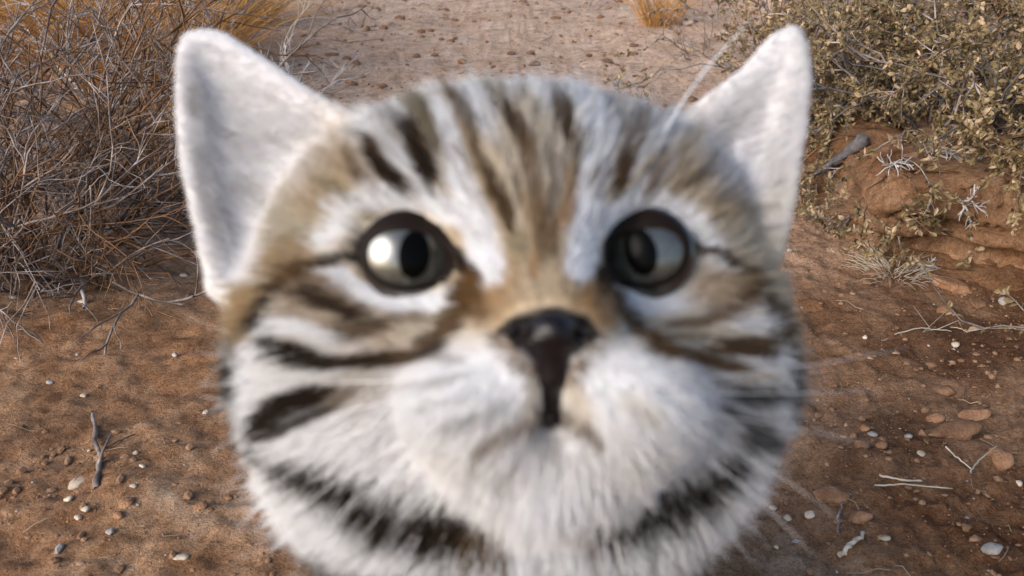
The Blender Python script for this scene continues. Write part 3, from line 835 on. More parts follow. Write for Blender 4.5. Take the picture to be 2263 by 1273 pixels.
def surface_nets(s, gx, gy, gz):
    inside = s < 0
    c = np.zeros(tuple(n - 1 for n in s.shape), np.int8)
    for dx in (0, 1):
        for dy in (0, 1):
            for dz in (0, 1):
                c += inside[dx:s.shape[0] - 1 + dx, dy:s.shape[1] - 1 + dy, dz:s.shape[2] - 1 + dz]
    act = (c > 0) & (c < 8)
    I, J, K = np.nonzero(act)
    vid = np.full(act.shape, -1, np.int32); vid[I, J, K] = np.arange(len(I))
    acc = np.zeros((len(I), 3)); cnt = np.zeros(len(I))
    corners = [(a_, b_, c_) for a_ in (0, 1) for b_ in (0, 1) for c_ in (0, 1)]
    for p in corners:
        for ax_ in range(3):
            if p[ax_] == 0:
                q = list(p); q[ax_] = 1
                v0 = s[I + p[0], J + p[1], K + p[2]]; v1 = s[I + q[0], J + q[1], K + q[2]]
                cr_ = (v0 < 0) != (v1 < 0)
                t = np.where(cr_, v0 / np.where(cr_, v0 - v1, 1), 0)
                pos = np.array(p, float)[None] + np.zeros((len(I), 3)); pos[:, ax_] = t
                acc += pos * cr_[:, None]; cnt += cr_
    P = np.stack([I, J, K], 1) + acc / cnt[:, None]
    step = gx[1] - gx[0]
    V = P * step + np.array([gx[0], gy[0], gz[0]])
    Fs = []
    for ax_ in range(3):
        a0 = [slice(None)] * 3; a1 = [slice(None)] * 3
        a0[ax_] = slice(0, -1); a1[ax_] = slice(1, None)
        cr_ = inside[tuple(a0)] != inside[tuple(a1)]
        i, j, k_ = np.nonzero(cr_)
        o = [(ax_ + 1) % 3, (ax_ + 2) % 3]
        ijk = np.stack([i, j, k_], 1)
        ok = np.ones(len(ijk), bool)
        for a_ in o: ok &= (ijk[:, a_] > 0) & (ijk[:, a_] < s.shape[a_] - 1)
        ijk = ijk[ok]
        sg = inside[ijk[:, 0], ijk[:, 1], ijk[:, 2]]
        quad = []
        for d1, d2_ in ((1, 1), (0, 1), (0, 0), (1, 0)):
            q = ijk.copy(); q[:, o[0]] -= d1; q[:, o[1]] -= d2_
            quad.append(vid[q[:, 0], q[:, 1], q[:, 2]])
        quad = np.stack(quad, 1)
        quad[~sg] = quad[~sg][:, ::-1]
        Fs.append(quad)
    return V, np.concatenate(Fs)

BV, BF = surface_nets(s, gx, gy, gz)
# relax once to take off the voxel stepping
def relax(V, F, it=2, w=0.5):
    for _ in range(it):
        acc = np.zeros_like(V); cnt = np.zeros(len(V))
        for a_, b_ in ((0, 1), (1, 2), (2, 3), (3, 0)):
            np.add.at(acc, F[:, a_], V[F[:, b_]]); np.add.at(cnt, F[:, a_], 1)
            np.add.at(acc, F[:, b_], V[F[:, a_]]); np.add.at(cnt, F[:, b_], 1)
        V = V * (1 - w) + acc / cnt[:, None] * w
    return V
BV = relax(BV, BF, 5, 0.5)
def _ear_relax(V):
    u_, v_, d_ = to_face(V)
    m = ((np.minimum(poly_sd(u_, v_, EAR_L2), poly_sd(u_, v_, EAR_R2)) < 0) & (d_ > 0.172) & ((v_ < 300) | (u_ < 600) | (u_ > 1620)))
    R_ = relax(V, BF, 14, 0.5)
    w = (m * 1.0)[:, None]
    # only across the sheet, so that the outline keeps its shape
    ray = unit2(V - CAM)
    return V + w * ray * np.sum((R_ - V) * ray, 1)[:, None]
def unit2(a_): return a_ / np.maximum(np.linalg.norm(a_, axis=1), 1e-9)[:, None]
BV = _ear_relax(BV)
BODYBVH = BVHTree.FromPolygons(BV.tolist(), BF.tolist())
def face_D(u, v, default=0.16):
    d = W2(u, v, 1.0) - CAM
    hit = BODYBVH.ray_cast(Vector(CAM), Vector(d).normalized(), 1.0)
    if hit[0] is None: return default
    return float((np.array(hit[0]) - CAM) @ FWD)

# ------------------------------------------------------------------ coat colours
WHT = np.array(lin(228, 228, 231)); EAR = np.array(lin(220, 218, 220)); CRM = np.array(lin(205, 192, 172)); TAN = np.array(lin(170, 144, 110)); GOLD = np.array(lin(160, 120, 76))
OLV = np.array(lin(146, 136, 110)); BRN = np.array(lin(92, 68, 42)); DRK = np.array(lin(40, 30, 22)); BLK = np.array(lin(16, 11, 9)); GRY = np.array(lin(120, 118, 116)); LGR = np.array(lin(178, 176, 176))
DGR = np.array(lin(66, 64, 62))
# (points along the marking, half width at start and end, colour, strength, softness)
MARKS = [
    # broad ground colours
    ([(700, 400), (640, 480), (575, 590)], 75, 45, OLV, .6, 1.2), ([(760, 360), (700, 420)], 60, 60, TAN, .6, 1.2), ([(560, 620), (515, 730)], 42, 34, OLV, .9, .7), ([(545, 660), (520, 730)], 18, 20, TAN, .9, .8),
    ([(1540, 380), (1610, 470), (1680, 580)], 70, 50, CRM, .9, .8), ([(1540, 370), (1600, 450)], 40, 40, TAN, .55, 1.0), ([(1720, 610), (1755, 700), (1765, 780)], 34, 30, CRM, .95, .6), ([(1735, 640), (1755, 730)], 14, 16, GOLD, .35, .9),
    ([(1150, 200), (1170, 330), (1190, 450)], 120, 75, LGR, .75, .9), ([(1150, 300), (1170, 450)], 80, 60, CRM, .6, .9), ([(880, 230), (900, 330)], 65, 60, LGR, .7, .9),
    ([(1400, 250), (1400, 350)], 60, 50, LGR, .7, .9), ([(1190, 480), (1185, 640)], 55, 75, TAN, .8, .9), ([(1120, 640), (1090, 700)], 45, 40, TAN, .9, .8), ([(1280, 640), (1320, 720)], 45, 35, TAN, .9, .8),
    ([(1190, 590), (1190, 660)], 60, 60, CRM, .5, .9),
    ([(650, 560), (560, 640), (510, 740)], 44, 38, TAN * .8, .85, .8), ([(1750, 620), (1775, 760)], 36, 32, CRM * .9, .9, .7), ([(800, 620), (720, 660), (680, 690)], 30, 60, TAN, .6, .9),
    ([(850, 740), (780, 700)], 40, 40, TAN, .55, .9), ([(900, 700), (1000, 700), (1060, 730)], 24, 50, CRM * .85, .6, .9), ([(820, 860), (760, 860)], 34, 30, CRM * .8, .6, .9),
    ([(1420, 740), (1540, 750), (1640, 730)], 26, 40, CRM * .9, .7, .9), ([(1580, 830), (1500, 820)], 26, 24, CRM * .85, .6, .9), ([(1020, 300), (1080, 450)], 40, 40, TAN, .5, .9),
    ([(1100, 600), (1060, 680)], 36, 36, GOLD, .45, .9), ([(880, 380), (850, 340)], 60, 50, LGR, .6, .9), ([(1440, 330), (1390, 420)], 50, 40, TAN, .5, .9),
    # white
    ([(975, 240), (1000, 330), (1020, 420), (1055, 500), (1075, 590)], 20, 40, WHT, 1, .5), ([(1035, 165), (1060, 230), (1085, 300)], 24, 16, WHT, .95, .6), ([(1190, 175), (1215, 240)], 26, 14, WHT, .9, .7), ([(1320, 175), (1330, 300), (1310, 400), (1292, 500), (1285, 590)], 34, 34, WHT, 1, .5),
    ([(1270, 190), (1290, 270)], 20, 20, WHT, .7, .7), ([(890, 330), (930, 410), (975, 470)], 13, 22, WHT, .85, .6), ([(1075, 330), (1130, 420), (1150, 500)], 12, 12, CRM, .9, .6), ([(850, 300), (880, 370)], 10, 10, WHT, .7, .7),
    ([(1480, 350), (1440, 400), (1380, 460), (1340, 500)], 16, 22, WHT, .9, .6), ([(1500, 260), (1430, 330), (1400, 380)], 12, 8, WHT, .7, .7),
    ([(710, 520), (760, 455), (850, 430), (950, 440), (1010, 480)], 26, 26, WHT, .95, .6), ([(1350, 470), (1430, 440), (1510, 460), (1560, 520), (1590, 580)], 22, 24, WHT, .95, .6),
    ([(720, 590), (780, 640), (870, 672), (960, 668), (1005, 645)], 26, 20, WHT, 1, .45), ([(1365, 640), (1440, 675), (1530, 655), (1590, 600)], 26, 24, WHT, 1, .45),
    ([(940, 880), (1090, 840)], 90, 80, WHT, .9, .8), ([(1360, 850), (1480, 880)], 80, 90, WHT, .8, .8), ([(1218, 1010), (1218, 1100)], 120, 150, WHT, .6, .9),
    ([(540, 260), (470, 160)], 160, 160, EAR, .95, .6), ([(1660, 300), (1740, 160)], 110, 120, EAR, .95, .6), ([(520, 560), (470, 400)], 60, 60, EAR, .9, .5),
    ([(820, 238), (900, 195), (1020, 168), (1200, 158), (1380, 178), (1490, 235)], 26, 26, WHT * .9, .75, .9), ([(1440, 300), (1500, 270)], 34, 30, WHT * .85, .7, .9), ([(800, 280), (860, 240)], 34, 26, WHT * .85, .7, .9),
    # forehead marks
    ([(815, 325), (845, 375), (890, 412)], 19, 16, DRK, 1, .45), ([(905, 285), (930, 345), (952, 395)], 21, 23, DRK, 1, .45), ([(925, 235), (950, 285), (968, 340)], 24, 12, OLV * .5, .85, .6), ([(860, 250), (880, 270)], 18, 14, GRY, .7, .8),
    ([(1020, 225), (1045, 275)], 20, 16, GRY * .8, .85, .7), ([(1085, 210), (1100, 250)], 14, 12, GRY, .5, .8), ([(1125, 255), (1165, 320)], 18, 17, BRN * .6, .9, .5), ([(1245, 240), (1265, 315)], 20, 17, BRN * .6, .92, .5), ([(1215, 190), (1235, 240)], 12, 12, GRY, .6, .8),
    ([(1078, 370), (1085, 425)], 14, 14, BRN * .6, .95, .5), ([(1108, 425), (1125, 490)], 16, 14, BRN * .6, .95, .5), ([(1160, 320), (1180, 400), (1200, 480), (1195, 560)], 15, 17, BRN * 1.3, .7, .8), ([(1215, 320), (1225, 400), (1215, 470)], 9, 9, GRY * .8, .6, .8),
    ([(1262, 380), (1262, 430), (1248, 490)], 13, 12, GOLD, .7, .9), ([(1140, 520), (1150, 560)], 16, 14, OLV, .7, .8), ([(1385, 350), (1368, 412)], 22, 18, BRN * .8, .92, .5), ([(1395, 270), (1385, 310)], 18, 14, GRY, .6, .8), ([(1470, 350), (1425, 430)], 16, 9, BRN * 1.7, .75, .7),
    ([(1345, 225), (1355, 260)], 13, 10, GRY, .6, .8), ([(1540, 300), (1510, 340)], 12, 10, CRM, .6, .8),
    ([(990, 200), (1010, 240)], 9, 8, BRN, .75, .7), ([(1065, 170), (1080, 200)], 10, 9, OLV * .7, .6, .8), ([(1150, 180), (1160, 215)], 10, 8, OLV * .7, .6, .8), ([(1280, 330), (1275, 380)], 9, 9, BRN, .6, .8),
    ([(1050, 300), (1062, 350)], 9, 9, BRN, .75, .6), ([(1140, 380), (1150, 440)], 8, 8, BRN * .8, .8, .6), ([(1225, 500), (1220, 560)], 8, 9, BRN, .7, .8), ([(1175, 560), (1180, 610)], 8, 8, GOLD, .7, .8),
    ([(880, 200), (900, 235)], 12, 10, OLV * .7, .6, .8), ([(770, 350), (800, 400)], 12, 10, BRN, .65, .8), ([(720, 400), (770, 440)], 10, 9, OLV * .7, .6, .8), ([(1430, 260), (1415, 320)], 10, 9, BRN, .65, .7),
    ([(1530, 400), (1480, 430)], 10, 8, BRN * 1.4, .5, .8), ([(640, 520), (690, 510)], 9, 9, OLV * .7, .5, .8), ([(1330, 350), (1345, 390)], 7, 7, BRN, .5, .8),
    ([(860, 700), (930, 700)], 9, 9, BRN, .6, .8), ([(640, 690), (690, 715)], 9, 8, BRN, .6, .8), ([(1500, 745), (1560, 740)], 8, 8, BRN, .6, .8), ([(1560, 610), (1610, 620)], 8, 8, BRN, .5, .8),
    # eye corners and tear lines
    ([(1005, 560), (1040, 610), (1025, 660)], 15, 22, DRK, 1, .4), ([(1025, 640), (1000, 700), (950, 755), (890, 788), (800, 800), (730, 795)], 32, 16, BRN * .8, .95, .5), ([(1040, 620), (1060, 690)], 22, 22, BRN * 1.2, .8, .8), ([(960, 770), (930, 780)], 20, 16, DRK, .8, .6),
    ([(980, 790), (1010, 800)], 8, 6, BRN, .5, .9),
    ([(1345, 600), (1350, 640), (1400, 715), (1470, 765), (1560, 795), (1640, 815)], 18, 13, BRN * 1.25, .95, .5), ([(1330, 600), (1335, 630)], 16, 14, DRK, .9, .5), ([(1455, 760), (1490, 778)], 22, 16, BRN, .8, .6), ([(1310, 650), (1350, 700)], 24, 20, GOLD, .55, .9),
    # left cheek
    ([(790, 560), (720, 572), (650, 600), (600, 645), (565, 715)], 11, 22, DRK, .97, .5), ([(665, 620), (730, 660), (790, 690)], 42, 26, BRN * 1.2, .75, .7), ([(690, 650), (760, 690), (800, 705)], 22, 14, DRK, .9, .5), ([(745, 735), (800, 738), (850, 715)], 20, 15, BRN * .7, .85, .6),
    ([(580, 770), (615, 725), (670, 720), (720, 750)], 22, 16, WHT, .9, .5), ([(550, 780), (548, 880), (545, 950)], 17, 20, WHT, 1, .5),
    ([(600, 765), (660, 782), (730, 798)], 23, 20, DRK, 1, .4), ([(730, 798), (800, 803), (850, 795)], 16, 12, DRK * 1.4, .9, .5), ([(500, 770), (505, 800)], 30, 30, GRY, .8, .8), ([(505, 820), (512, 860)], 26, 24, DGR * .5, .95, .6), ([(512, 900), (525, 960)], 18, 16, GRY, .7, .8),
    ([(600, 930), (640, 890), (710, 870)], 32, 24, DRK, 1, .4), ([(585, 968), (680, 925), (745, 895)], 13, 10, DRK * 1.2, .9, .5), ([(745, 880), (780, 865)], 20, 14, BRN * 1.2, .6, .8), ([(620, 900), (580, 950)], 26, 18, DRK, .9, .5),
    # right cheek
    ([(1525, 545), (1590, 560), (1660, 605), (1710, 670), (1738, 740)], 9, 17, BRN * .6, .92, .5), ([(1570, 640), (1640, 640)], 44, 34, TAN, .75, .8), ([(1480, 715), (1560, 710), (1620, 690), (1655, 645)], 8, 22, BRN * 1.2, .8, .6), ([(1745, 780), (1762, 860), (1755, 930)], 26, 24, GRY, .9, .7), ([(1752, 830), (1752, 870)], 16, 16, DGR, .7, .8),
    ([(1600, 762), (1650, 766), (1700, 768)], 18, 22, BRN * .75, .95, .45), ([(1560, 775), (1600, 770)], 14, 14, BRN, .8, .6), ([(1640, 715), (1710, 715)], 16, 12, WHT, .9, .5), ([(1722, 780), (1728, 860), (1722, 930)], 15, 13, WHT, 1, .5),
    ([(1630, 868), (1700, 872)], 22, 22, DGR * .9, .95, .5), ([(1600, 905), (1680, 940)], 9, 14, DGR, .8, .6), ([(1650, 960), (1720, 985)], 20, 22, DGR, .85, .7), ([(1640, 830), (1700, 825)], 10, 8, CRM, .7, .8),
    # muzzle; grey at the left pad edge paints its shadow
    ([(880, 852), (960, 848), (1030, 832)], 8, 8, GRY * 1.2, .45, .9), ([(940, 900), (1030, 880)], 8, 8, LGR, .5, .9), ([(980, 950), (1060, 930), (1110, 905)], 14, 12, GRY * 1.2, .55, .9), ([(1090, 745), (1130, 790), (1185, 850)], 16, 11, BRN, .85, .6), ([(1325, 750), (1290, 800), (1255, 855)], 14, 9, BRN * 1.2, .8, .7),
    ([(1060, 1000), (1120, 960), (1190, 930)], 12, 20, BRN * 1.3, .65, .9), ([(1245, 925), (1290, 952), (1330, 985)], 18, 10, BRN, .75, .8), ([(1218, 930), (1218, 950)], 30, 30, BRN, .7, .8), ([(1215, 960), (1225, 1000)], 30, 20, LGR, .8, .8),
    ([(1270, 870), (1290, 920)], 20, 22, CRM, .6, .9), ([(1180, 870), (1170, 920)], 18, 20, CRM, .5, .9), ([(1120, 1040), (1110, 1090)], 10, 8, LGR, .7, .9), ([(1400, 900), (1440, 925)], 26, 22, CRM, .35, .9),
    # throat bands
    ([(548, 1000), (600, 1030), (670, 1050)], 14, 18, DGR, .85, .6), ([(640, 1040), (720, 1078), (790, 1112), (860, 1150)], 24, 40, DRK, 1, .4), ([(860, 1150), (950, 1185), (1040, 1205)], 42, 38, DRK, 1, .4), ([(1040, 1215), (1110, 1240)], 28, 18, BRN, .85, .7),
    ([(1300, 1190), (1310, 1230)], 16, 14, BRN, .7, .8), ([(1330, 1195), (1400, 1175), (1480, 1140), (1560, 1085), (1610, 1030)], 28, 28, DRK, 1, .4), ([(1470, 1140), (1540, 1095)], 34, 34, DRK, 1, .4), ([(1610, 1030), (1650, 985)], 18, 20, DGR, .7, .7),
    ([(530, 1165), (600, 1202), (660, 1228), (740, 1258), (900, 1318), (1100, 1345), (1300, 1340), (1500, 1290), (1660, 1225)], 26, 28, DRK, 1, .5),
    ([(540, 1075), (560, 1130), (640, 1180), (760, 1230), (900, 1265)], 16, 18, WHT, .9, .5), ([(1690, 1060), (1660, 1130), (1560, 1200), (1420, 1245)], 16, 22, WHT, .9, .5),
    # ears
    ([(1670, 408), (1735, 398)], 5, 6, GRY * 1.2, .4, .9), ([(1650, 462), (1725, 455)], 4, 5, GRY * 1.2, .35, .9), ([(1690, 505), (1725, 500)], 5, 5, GRY * 1.2, .35, .9), ([(435, 330), (452, 430), (480, 520)], 12, 12, LGR * .9, .5, .9),
    ([(500, 297), (516, 302)], 9, 9, GRY, .7, .8), ([(428, 200), (436, 250)], 12, 12, LGR, .8, .9), ([(520, 420), (560, 430)], 30, 30, LGR, .35, .9),
]

def seg_dist(U, V_, pts, w0, w1):
    """distance beyond a tapered stroke, in units of its half width"""
    best = np.full(U.shape, 1e9)
    n = len(pts) - 1
    for i in range(n):
        ax_, ay_ = pts[i]; bx_, by_ = pts[i + 1]
        ex, ey = bx_ - ax_, by_ - ay_
        t = np.clip(((U - ax_) * ex + (V_ - ay_) * ey) / (ex * ex + ey * ey), 0, 1)
        w = w0 + (w1 - w0) * (i + t) / n
        best = np.minimum(best, np.hypot(U - ax_ - ex * t, V_ - ay_ - ey * t) / w)
    return best

def coat(P, jit=0.0, r=None):
    """fur colour at world points"""
    U, V_, D_ = to_face(P)
    if jit:
        ru = unit2(np.stack([U - 1215, V_ - 720], 1))
        a_ = r.normal(0, jit, len(U)); b_ = r.normal(0, jit * 0.35, len(U))
        U = U + ru[:, 0] * a_ - ru[:, 1] * b_; V_ = V_ + ru[:, 1] * a_ + ru[:, 0] * b_
    th = np.arctan2(V_ - 735, U - 1215); ra_ = np.hypot(U - 1215, V_ - 735)
    st_ = noise2(th * 26 + 50, ra_ / 95, 401) + 0.7 * noise2(th * 60 + 90, ra_ / 60, 402)
    sl_ = noise2(th * 20 + 10, ra_ / 120, 403)
    push = (7 + 20 * sstep(350, 560, ra_)) * st_
    U = U + np.cos(th) * push - np.sin(th) * 9 * sl_; V_ = V_ + np.sin(th) * push + np.cos(th) * 9 * sl_
    warm = np.exp(-(((U - 1150) / 520) ** 2 + ((V_ - 480) / 330) ** 2))
    wf = np.clip(0.03 + 1.05 * warm, 0, 1)[:, None]
    C = WHT[None] * (1 - wf) + np.array(lin(200, 182, 154))[None] * wf
    for pts, w0, w1, col, st, soft in MARKS:
        d = seg_dist(U, V_, pts, w0, w1)
        f = st * (1 - sstep(1 - soft * 0.6, 1 + soft * 0.9, d))
        C = C * (1 - f[:, None]) + np.asarray(col)[None] * f[:, None]
    fk = np.exp(-(((U - 1150) / 420) ** 2 + ((V_ - 330) / 170) ** 2))                     # ticked forehead
    fine = noise2(th * 75 + 7, ra_ / 70, 404) + 0.6 * noise2(th * 34 + 3, ra_ / 90, 405)
    brk = noise2(th * 30 + 21, ra_ / 34, 406) + 0.5 * noise2(th * 60 + 2, ra_ / 22, 407)
    g = np.clip(fk * 1.15, 0, 1) * np.maximum(sstep(0.05, 0.35, fine) * 0.40, sstep(0.16, 0.40, brk) * 0.62)
    C = C * (1 - g[:, None]) + (BRN * 1.25)[None] * g[:, None]
    ear_ = (np.minimum(poly_sd(U, V_, EAR_L), poly_sd(U, V_, EAR_R)) < 0) & ((V_ < 300) | (U < 600) | (U > 1620))
    C = C * (1 + np.where(ear_, 0.0, 0.14 + 0.3 * fk) * np.minimum(st_ + 0.05, 0.15))[:, None]
    # behind the face: buff ground with dark rosettes, pale belly and feet with black soles
    sp_ = noise3(P * 75, 91) + 0.4 * noise3(P * 150, 92)
    body = np.where((sp_ > 0.14)[:, None], DRK[None], CRM[None] * 0.85)
    legs = (P[:, 2] < 0.1)
    rings = np.sin(P[:, 2] * 260 + 3 * noise3(P * 40, 93)) > 0.45
    body = np.where((legs & rings)[:, None], DRK[None], body)
    fr = sstep(0.222, 0.240, D_)
    fr = np.maximum(fr, 1 - sstep(0.135, 0.155, P[:, 2]))
    return C * (1 - fr[:, None]) + body * fr[:, None]

def unit2(a_): return a_ / np.maximum(np.linalg.norm(a_, axis=1), 1e-9)[:, None]

kit = empty('kitten', (0, 0.2, 0))
tag(kit, 'striped and spotted kitten with white ears gazing up, face filling the picture', 'kitten')

def eye_e(U, V_, E, pad):
    c, sn = math.cos(E['rot']), math.sin(E['rot'])
    du, dv = U - E['u'], V_ - E['v']
    return np.sqrt(((du * c + dv * sn) / (E['a'] + pad)) ** 2 + ((-du * sn + dv * c) / (E['b'] + pad)) ** 2)
NOSE = [(1092, 728), (1140, 690), (1222, 676), (1298, 692), (1322, 738), (1268, 790), (1244, 850), (1240, 905), (1258, 938), (1216, 952), (1176, 938), (1198, 905), (1200, 850), (1160, 792)]
body_me = np_mesh('body', BV, BF)
bc = coat(BV)
U_, V_, D_ = to_face(BV)
for E in EYES:
    e = eye_e(U_, V_, E, 14)
    f = (1 - sstep(0.93, 1.08, e)) * (D_ < 0.175)
    bc = bc * (1 - f[:, None]) + np.array([0.012, 0.008, 0.006]) * f[:, None]
nd = poly_sd(U_, V_, NOSE)
f = (1 - sstep(-4, 8, nd)) * (D_ < 0.15)
bc = bc * (1 - f[:, None]) + np.array([0.008, 0.006, 0.006]) * f[:, None]
set_col(body_me, 'coat', bc)
M_SKIN = attr_mat('undercoat', 'coat', rough=0.8, spec=0.1)
body_o = link('body', body_me, M_SKIN, kit)

# --- eyes
def cap(center, axis_, R, ang, mat, name, parent, squash=1.0, rot=0.0, rings=14, segs=48, upv=None):
    """a cap of a sphere round an axis; squash narrows it sideways"""
    axis_ = unit(axis_)
    up_ = UP - axis_ * (UP @ axis_); up_ = unit(up_)
    rt = np.cross(up_, axis_); rt = -rt
    V = []; 
    for i in range(rings + 1):
        a_ = ang * i / rings
        for j in range(segs):
            ph = 2 * math.pi * j / segs
            x = math.sin(a_) * math.cos(ph) * squash; z = math.sin(a_) * math.sin(ph)
            x, z = x * math.cos(rot) - z * math.sin(rot), x * math.sin(rot) + z * math.cos(rot)
            y = math.sqrt(max(0, 1 - x * x - z * z)) * (1 if a_ <= math.pi / 2 else -1)
            V.append(center + R * (rt * x + up_ * z + axis_ * y))
    F = [(i * segs + j, i * segs + (j + 1) % segs, (i + 1) * segs + (j + 1) % segs, (i + 1) * segs + j) for i in range(rings) for j in range(segs)]
    me = np_mesh(name, np.array(V), np.array(F))
    return link(name, me, mat, parent)

def eye_mat(name, col, spec_ior=2.1, coat=1.0):
    m, n, l, b_ = new_mat(name)
    b_.inputs['Base Color'].default_value = (*col, 1)
    b_.inputs['Roughness'].default_value = 0.4
    b_.inputs['Coat Weight'].default_value = coat
    b_.inputs['Specular IOR Level'].default_value = 0.0
    b_.inputs['Coat Roughness'].default_value = 0.22
    b_.inputs['Coat IOR'].default_value = spec_ior
    return m
M_EYEBALL = eye_mat('eyeball', (0.02, 0.018, 0.015))
M_PUPIL = eye_mat('pupil', (0.0015, 0.0015, 0.0015), 1.22, 0.4)
def iris_mat(center_w):
    m = eye_mat('iris', (0.2, 0.2, 0.15)); n = m.node_tree.nodes; l = m.node_tree.links
    tc = n.new('ShaderNodeTexCoord'); 
    t = n.new('ShaderNodeTexNoise'); t.inputs['Scale'].default_value = 900; t.inputs['Detail'].default_value = 4
    l.new(tc.outputs['Object'], t.inputs['Vector'])
    r = n.new('ShaderNodeValToRGB')
    r.color_ramp.elements[0].position = 0.3; r.color_ramp.elements[0].color = (0.016, 0.018, 0.016, 1)
    r.color_ramp.elements[1].position = 0.7; r.color_ramp.elements[1].color = (0.055, 0.056, 0.048, 1)
    l.new(t.outputs['Fac'], r.inputs['Fac']); l.new(r.outputs['Color'], n['Principled BSDF'].inputs['Base Color'])
    return m
M_IRIS = iris_mat(None)
m, n, l, b_ = new_mat('eyelid_skin'); M_LID = m
b_.inputs['Base Color'].default_value = (0.007, 0.0035, 0.002, 1); b_.inputs['Roughness'].default_value = 0.6; b_.inputs['Specular IOR Level'].default_value = 0.15
for E in EYES:
    cen = W2(E['u'], E['v'], E['D'])
    ball = bpy.data.objects.new('eye', None); ball.empty_display_size = 0.01
    COL.objects.link(ball); ball.location = Vector(cen) ; ball.parent = kit
    ball.matrix_parent_inverse = Matrix.Translation(kit.location).inverted()
    def under(o):
        o.parent = ball; o.matrix_parent_inverse = Matrix.Translation(Vector(cen)).inverted()
    toCam = unit(CAM - cen)
    gaze = unit(W2(E['pu'], E['pv'], E['D'] - ER) - cen)
    o = cap(cen, unit(W2(E['u'], E['v'], E['D'] - ER) - cen), ER, 0.80, M_EYEBALL, 'eyeball', None, rings=24); under(o)
    o = cap(cen, gaze, ER + 0.00005, 0.72, M_IRIS, 'iris', None); under(o)
    o = cap(cen, gaze, ER + 0.0001, 0.38, M_PUPIL, 'pupil', None, squash=0.66, rot=E['prot']); under(o)
    # lids: a dark rim, thicker above and drawn out towards the inner corner
    segs, rings = 72, 8
    V = []
    for j in range(segs):
        ph = 2 * math.pi * j / segs
        cph, sph = math.cos(ph), math.sin(ph)
        c, sn = math.cos(E['rot']), math.sin(E['rot'])
        inner = max(0.0, -cph * E['side']) ** 6      # towards the nose
        low = max(0.0, -sph)
        wdt = 10 + 16 * max(0, sph) ** 0.8 + 3 * low
        xo = (E['a'] + 16 + 32 * inner) * cph; yo = -(E['b'] + 12 + 18 * max(0, sph)) * sph + inner * 34
        Dout = min(face_D(E['u'] + xo * c - yo * sn, E['v'] + xo * sn + yo * c), 0.156)
        for i in range(rings + 1):
            t = i / rings
            wdt = 10 + 16 * max(0, sph) ** 0.8 + 3 * low
            hi = max(0, sph); a_ = E['a'] - 10 + t * (20 + 32 * inner + 6 * hi); bb = E['b'] - 8 - 13 * hi * (1 - t) + t * (14 + 20 * hi)
            x = a_ * cph; y = -bb * sph + inner * 34 * t
            uo, vo = E['u'] + x * c - y * sn, E['v'] + x * sn + y * c
            # inner edge lies on the eyeball, outer edge on the face
            ray = unit(W2(uo, vo, 1) - CAM)
            tca = (cen - CAM) @ ray; dd = np.linalg.norm(cen - CAM) ** 2 - tca ** 2
            Dball = (tca - math.sqrt(max((ER) ** 2 - dd, 0))) * (ray @ FWD)
            Dface = Dout
            Dm = Dball * (1 - t) + (Dface + 0.0004) * t - 0.0011 * math.sin(math.pi * min(1, t * 1.25)) 
            Dm = min(Dm, Dball - 0.0004) if i else Dball + 0.0008
            V.append(W2(uo, vo, Dm))
    F = [(j * (rings + 1) + i, j * (rings + 1) + i + 1, ((j + 1) % segs) * (rings + 1) + i + 1, ((j + 1) % segs) * (rings + 1) + i) for j in range(segs) for i in range(rings)]
    o = link('eyelid', np_mesh('eyelid', np.array(V), np.array(F)), M_LID, None); under(o)

# --- nose leather
ngx = np.arange(-0.004, 0.020, 0.0004)
pc = W2(1215, 790, 0.128)
ngy = np.arange(pc[1] - 0.014, pc[1] + 0.014, 0.0004); ngz = np.arange(pc[2] - 0.016, pc[2] + 0.016, 0.0004)
keep = (GX, GY, GZ, cx, cz, cd)
GX, GY, GZ = np.meshgrid(ngx, ngy, ngz, indexing='ij')
q1 = GY; q2 = GZ - CAM[2]; cd = q1 * FWD[1] + q2 * FWD[2]; cz = q1 * UP[1] + q2 * UP[2]; cx = GX
D0 = face_D(1220, 740); print('nose depth', D0, 'philtrum', face_D(1218, 880), 'pads', face_D(1095, 868), 'forehead', face_D(1150, 380), 'eye', face_D(900, 680), 'cheek', face_D(760, 780))
n_ = ell_h(1221, 728, D0 + 0.0010, 0.0034, 0.0026, 0.0036)
n_ = smin(n_, ell_h(1160, 746, D0 + 0.0016, 0.0030, 0.0014, 0.0030, -0.25), 0.0012)
n_ = smin(n_, ell_h(1280, 748, D0 + 0.0016, 0.0025, 0.0014, 0.0030, 0.25), 0.0012)
n_ = smin(n_, cone(W2(1220, 745, D0 + 0.0022), W2(1221, 825, D0 + 0.0032), 0.0038, 0.0025), 0.0014)
n_ = smin(n_, cone(W2(1221, 825, D0 + 0.0030), W2(1218, 900, face_D(1218, 900) + 0.0002), 0.0022, 0.0010), 0.001)
n_ = smin(n_, ell_h(1214, 926, face_D(1214, 926) + 0.0006, 0.0022, 0.0012, 0.0014), 0.001)
n_ = smax(n_, -ell_h(1146, 746, D0 - 0.0006, 0.0019, 0.0009, 0.0022, 0.5), 0.0006)
n_ = smax(n_, -ell_h(1292, 748, D0 - 0.0006, 0.0017, 0.0009, 0.0022, -0.5), 0.0006)
NV, NF = surface_nets(n_, ngx, ngy, ngz)
m, n, l, b_ = new_mat('nose_leather')
b_.inputs['Base Color'].default_value = (0.006, 0.004, 0.005, 1); b_.inputs['Roughness'].default_value = 0.28; b_.inputs['Specular IOR Level'].default_value = 0.35
tx = n.new('ShaderNodeTexVoronoi'); tx.inputs['Scale'].default_value = 2200
tc = n.new('ShaderNodeTexCoord'); l.new(tc.outputs['Object'], tx.inputs['Vector'])
bp = n.new('ShaderNodeBump'); bp.inputs['Strength'].default_value = 0.4; bp.inputs['Distance'].default_value = 0.0002
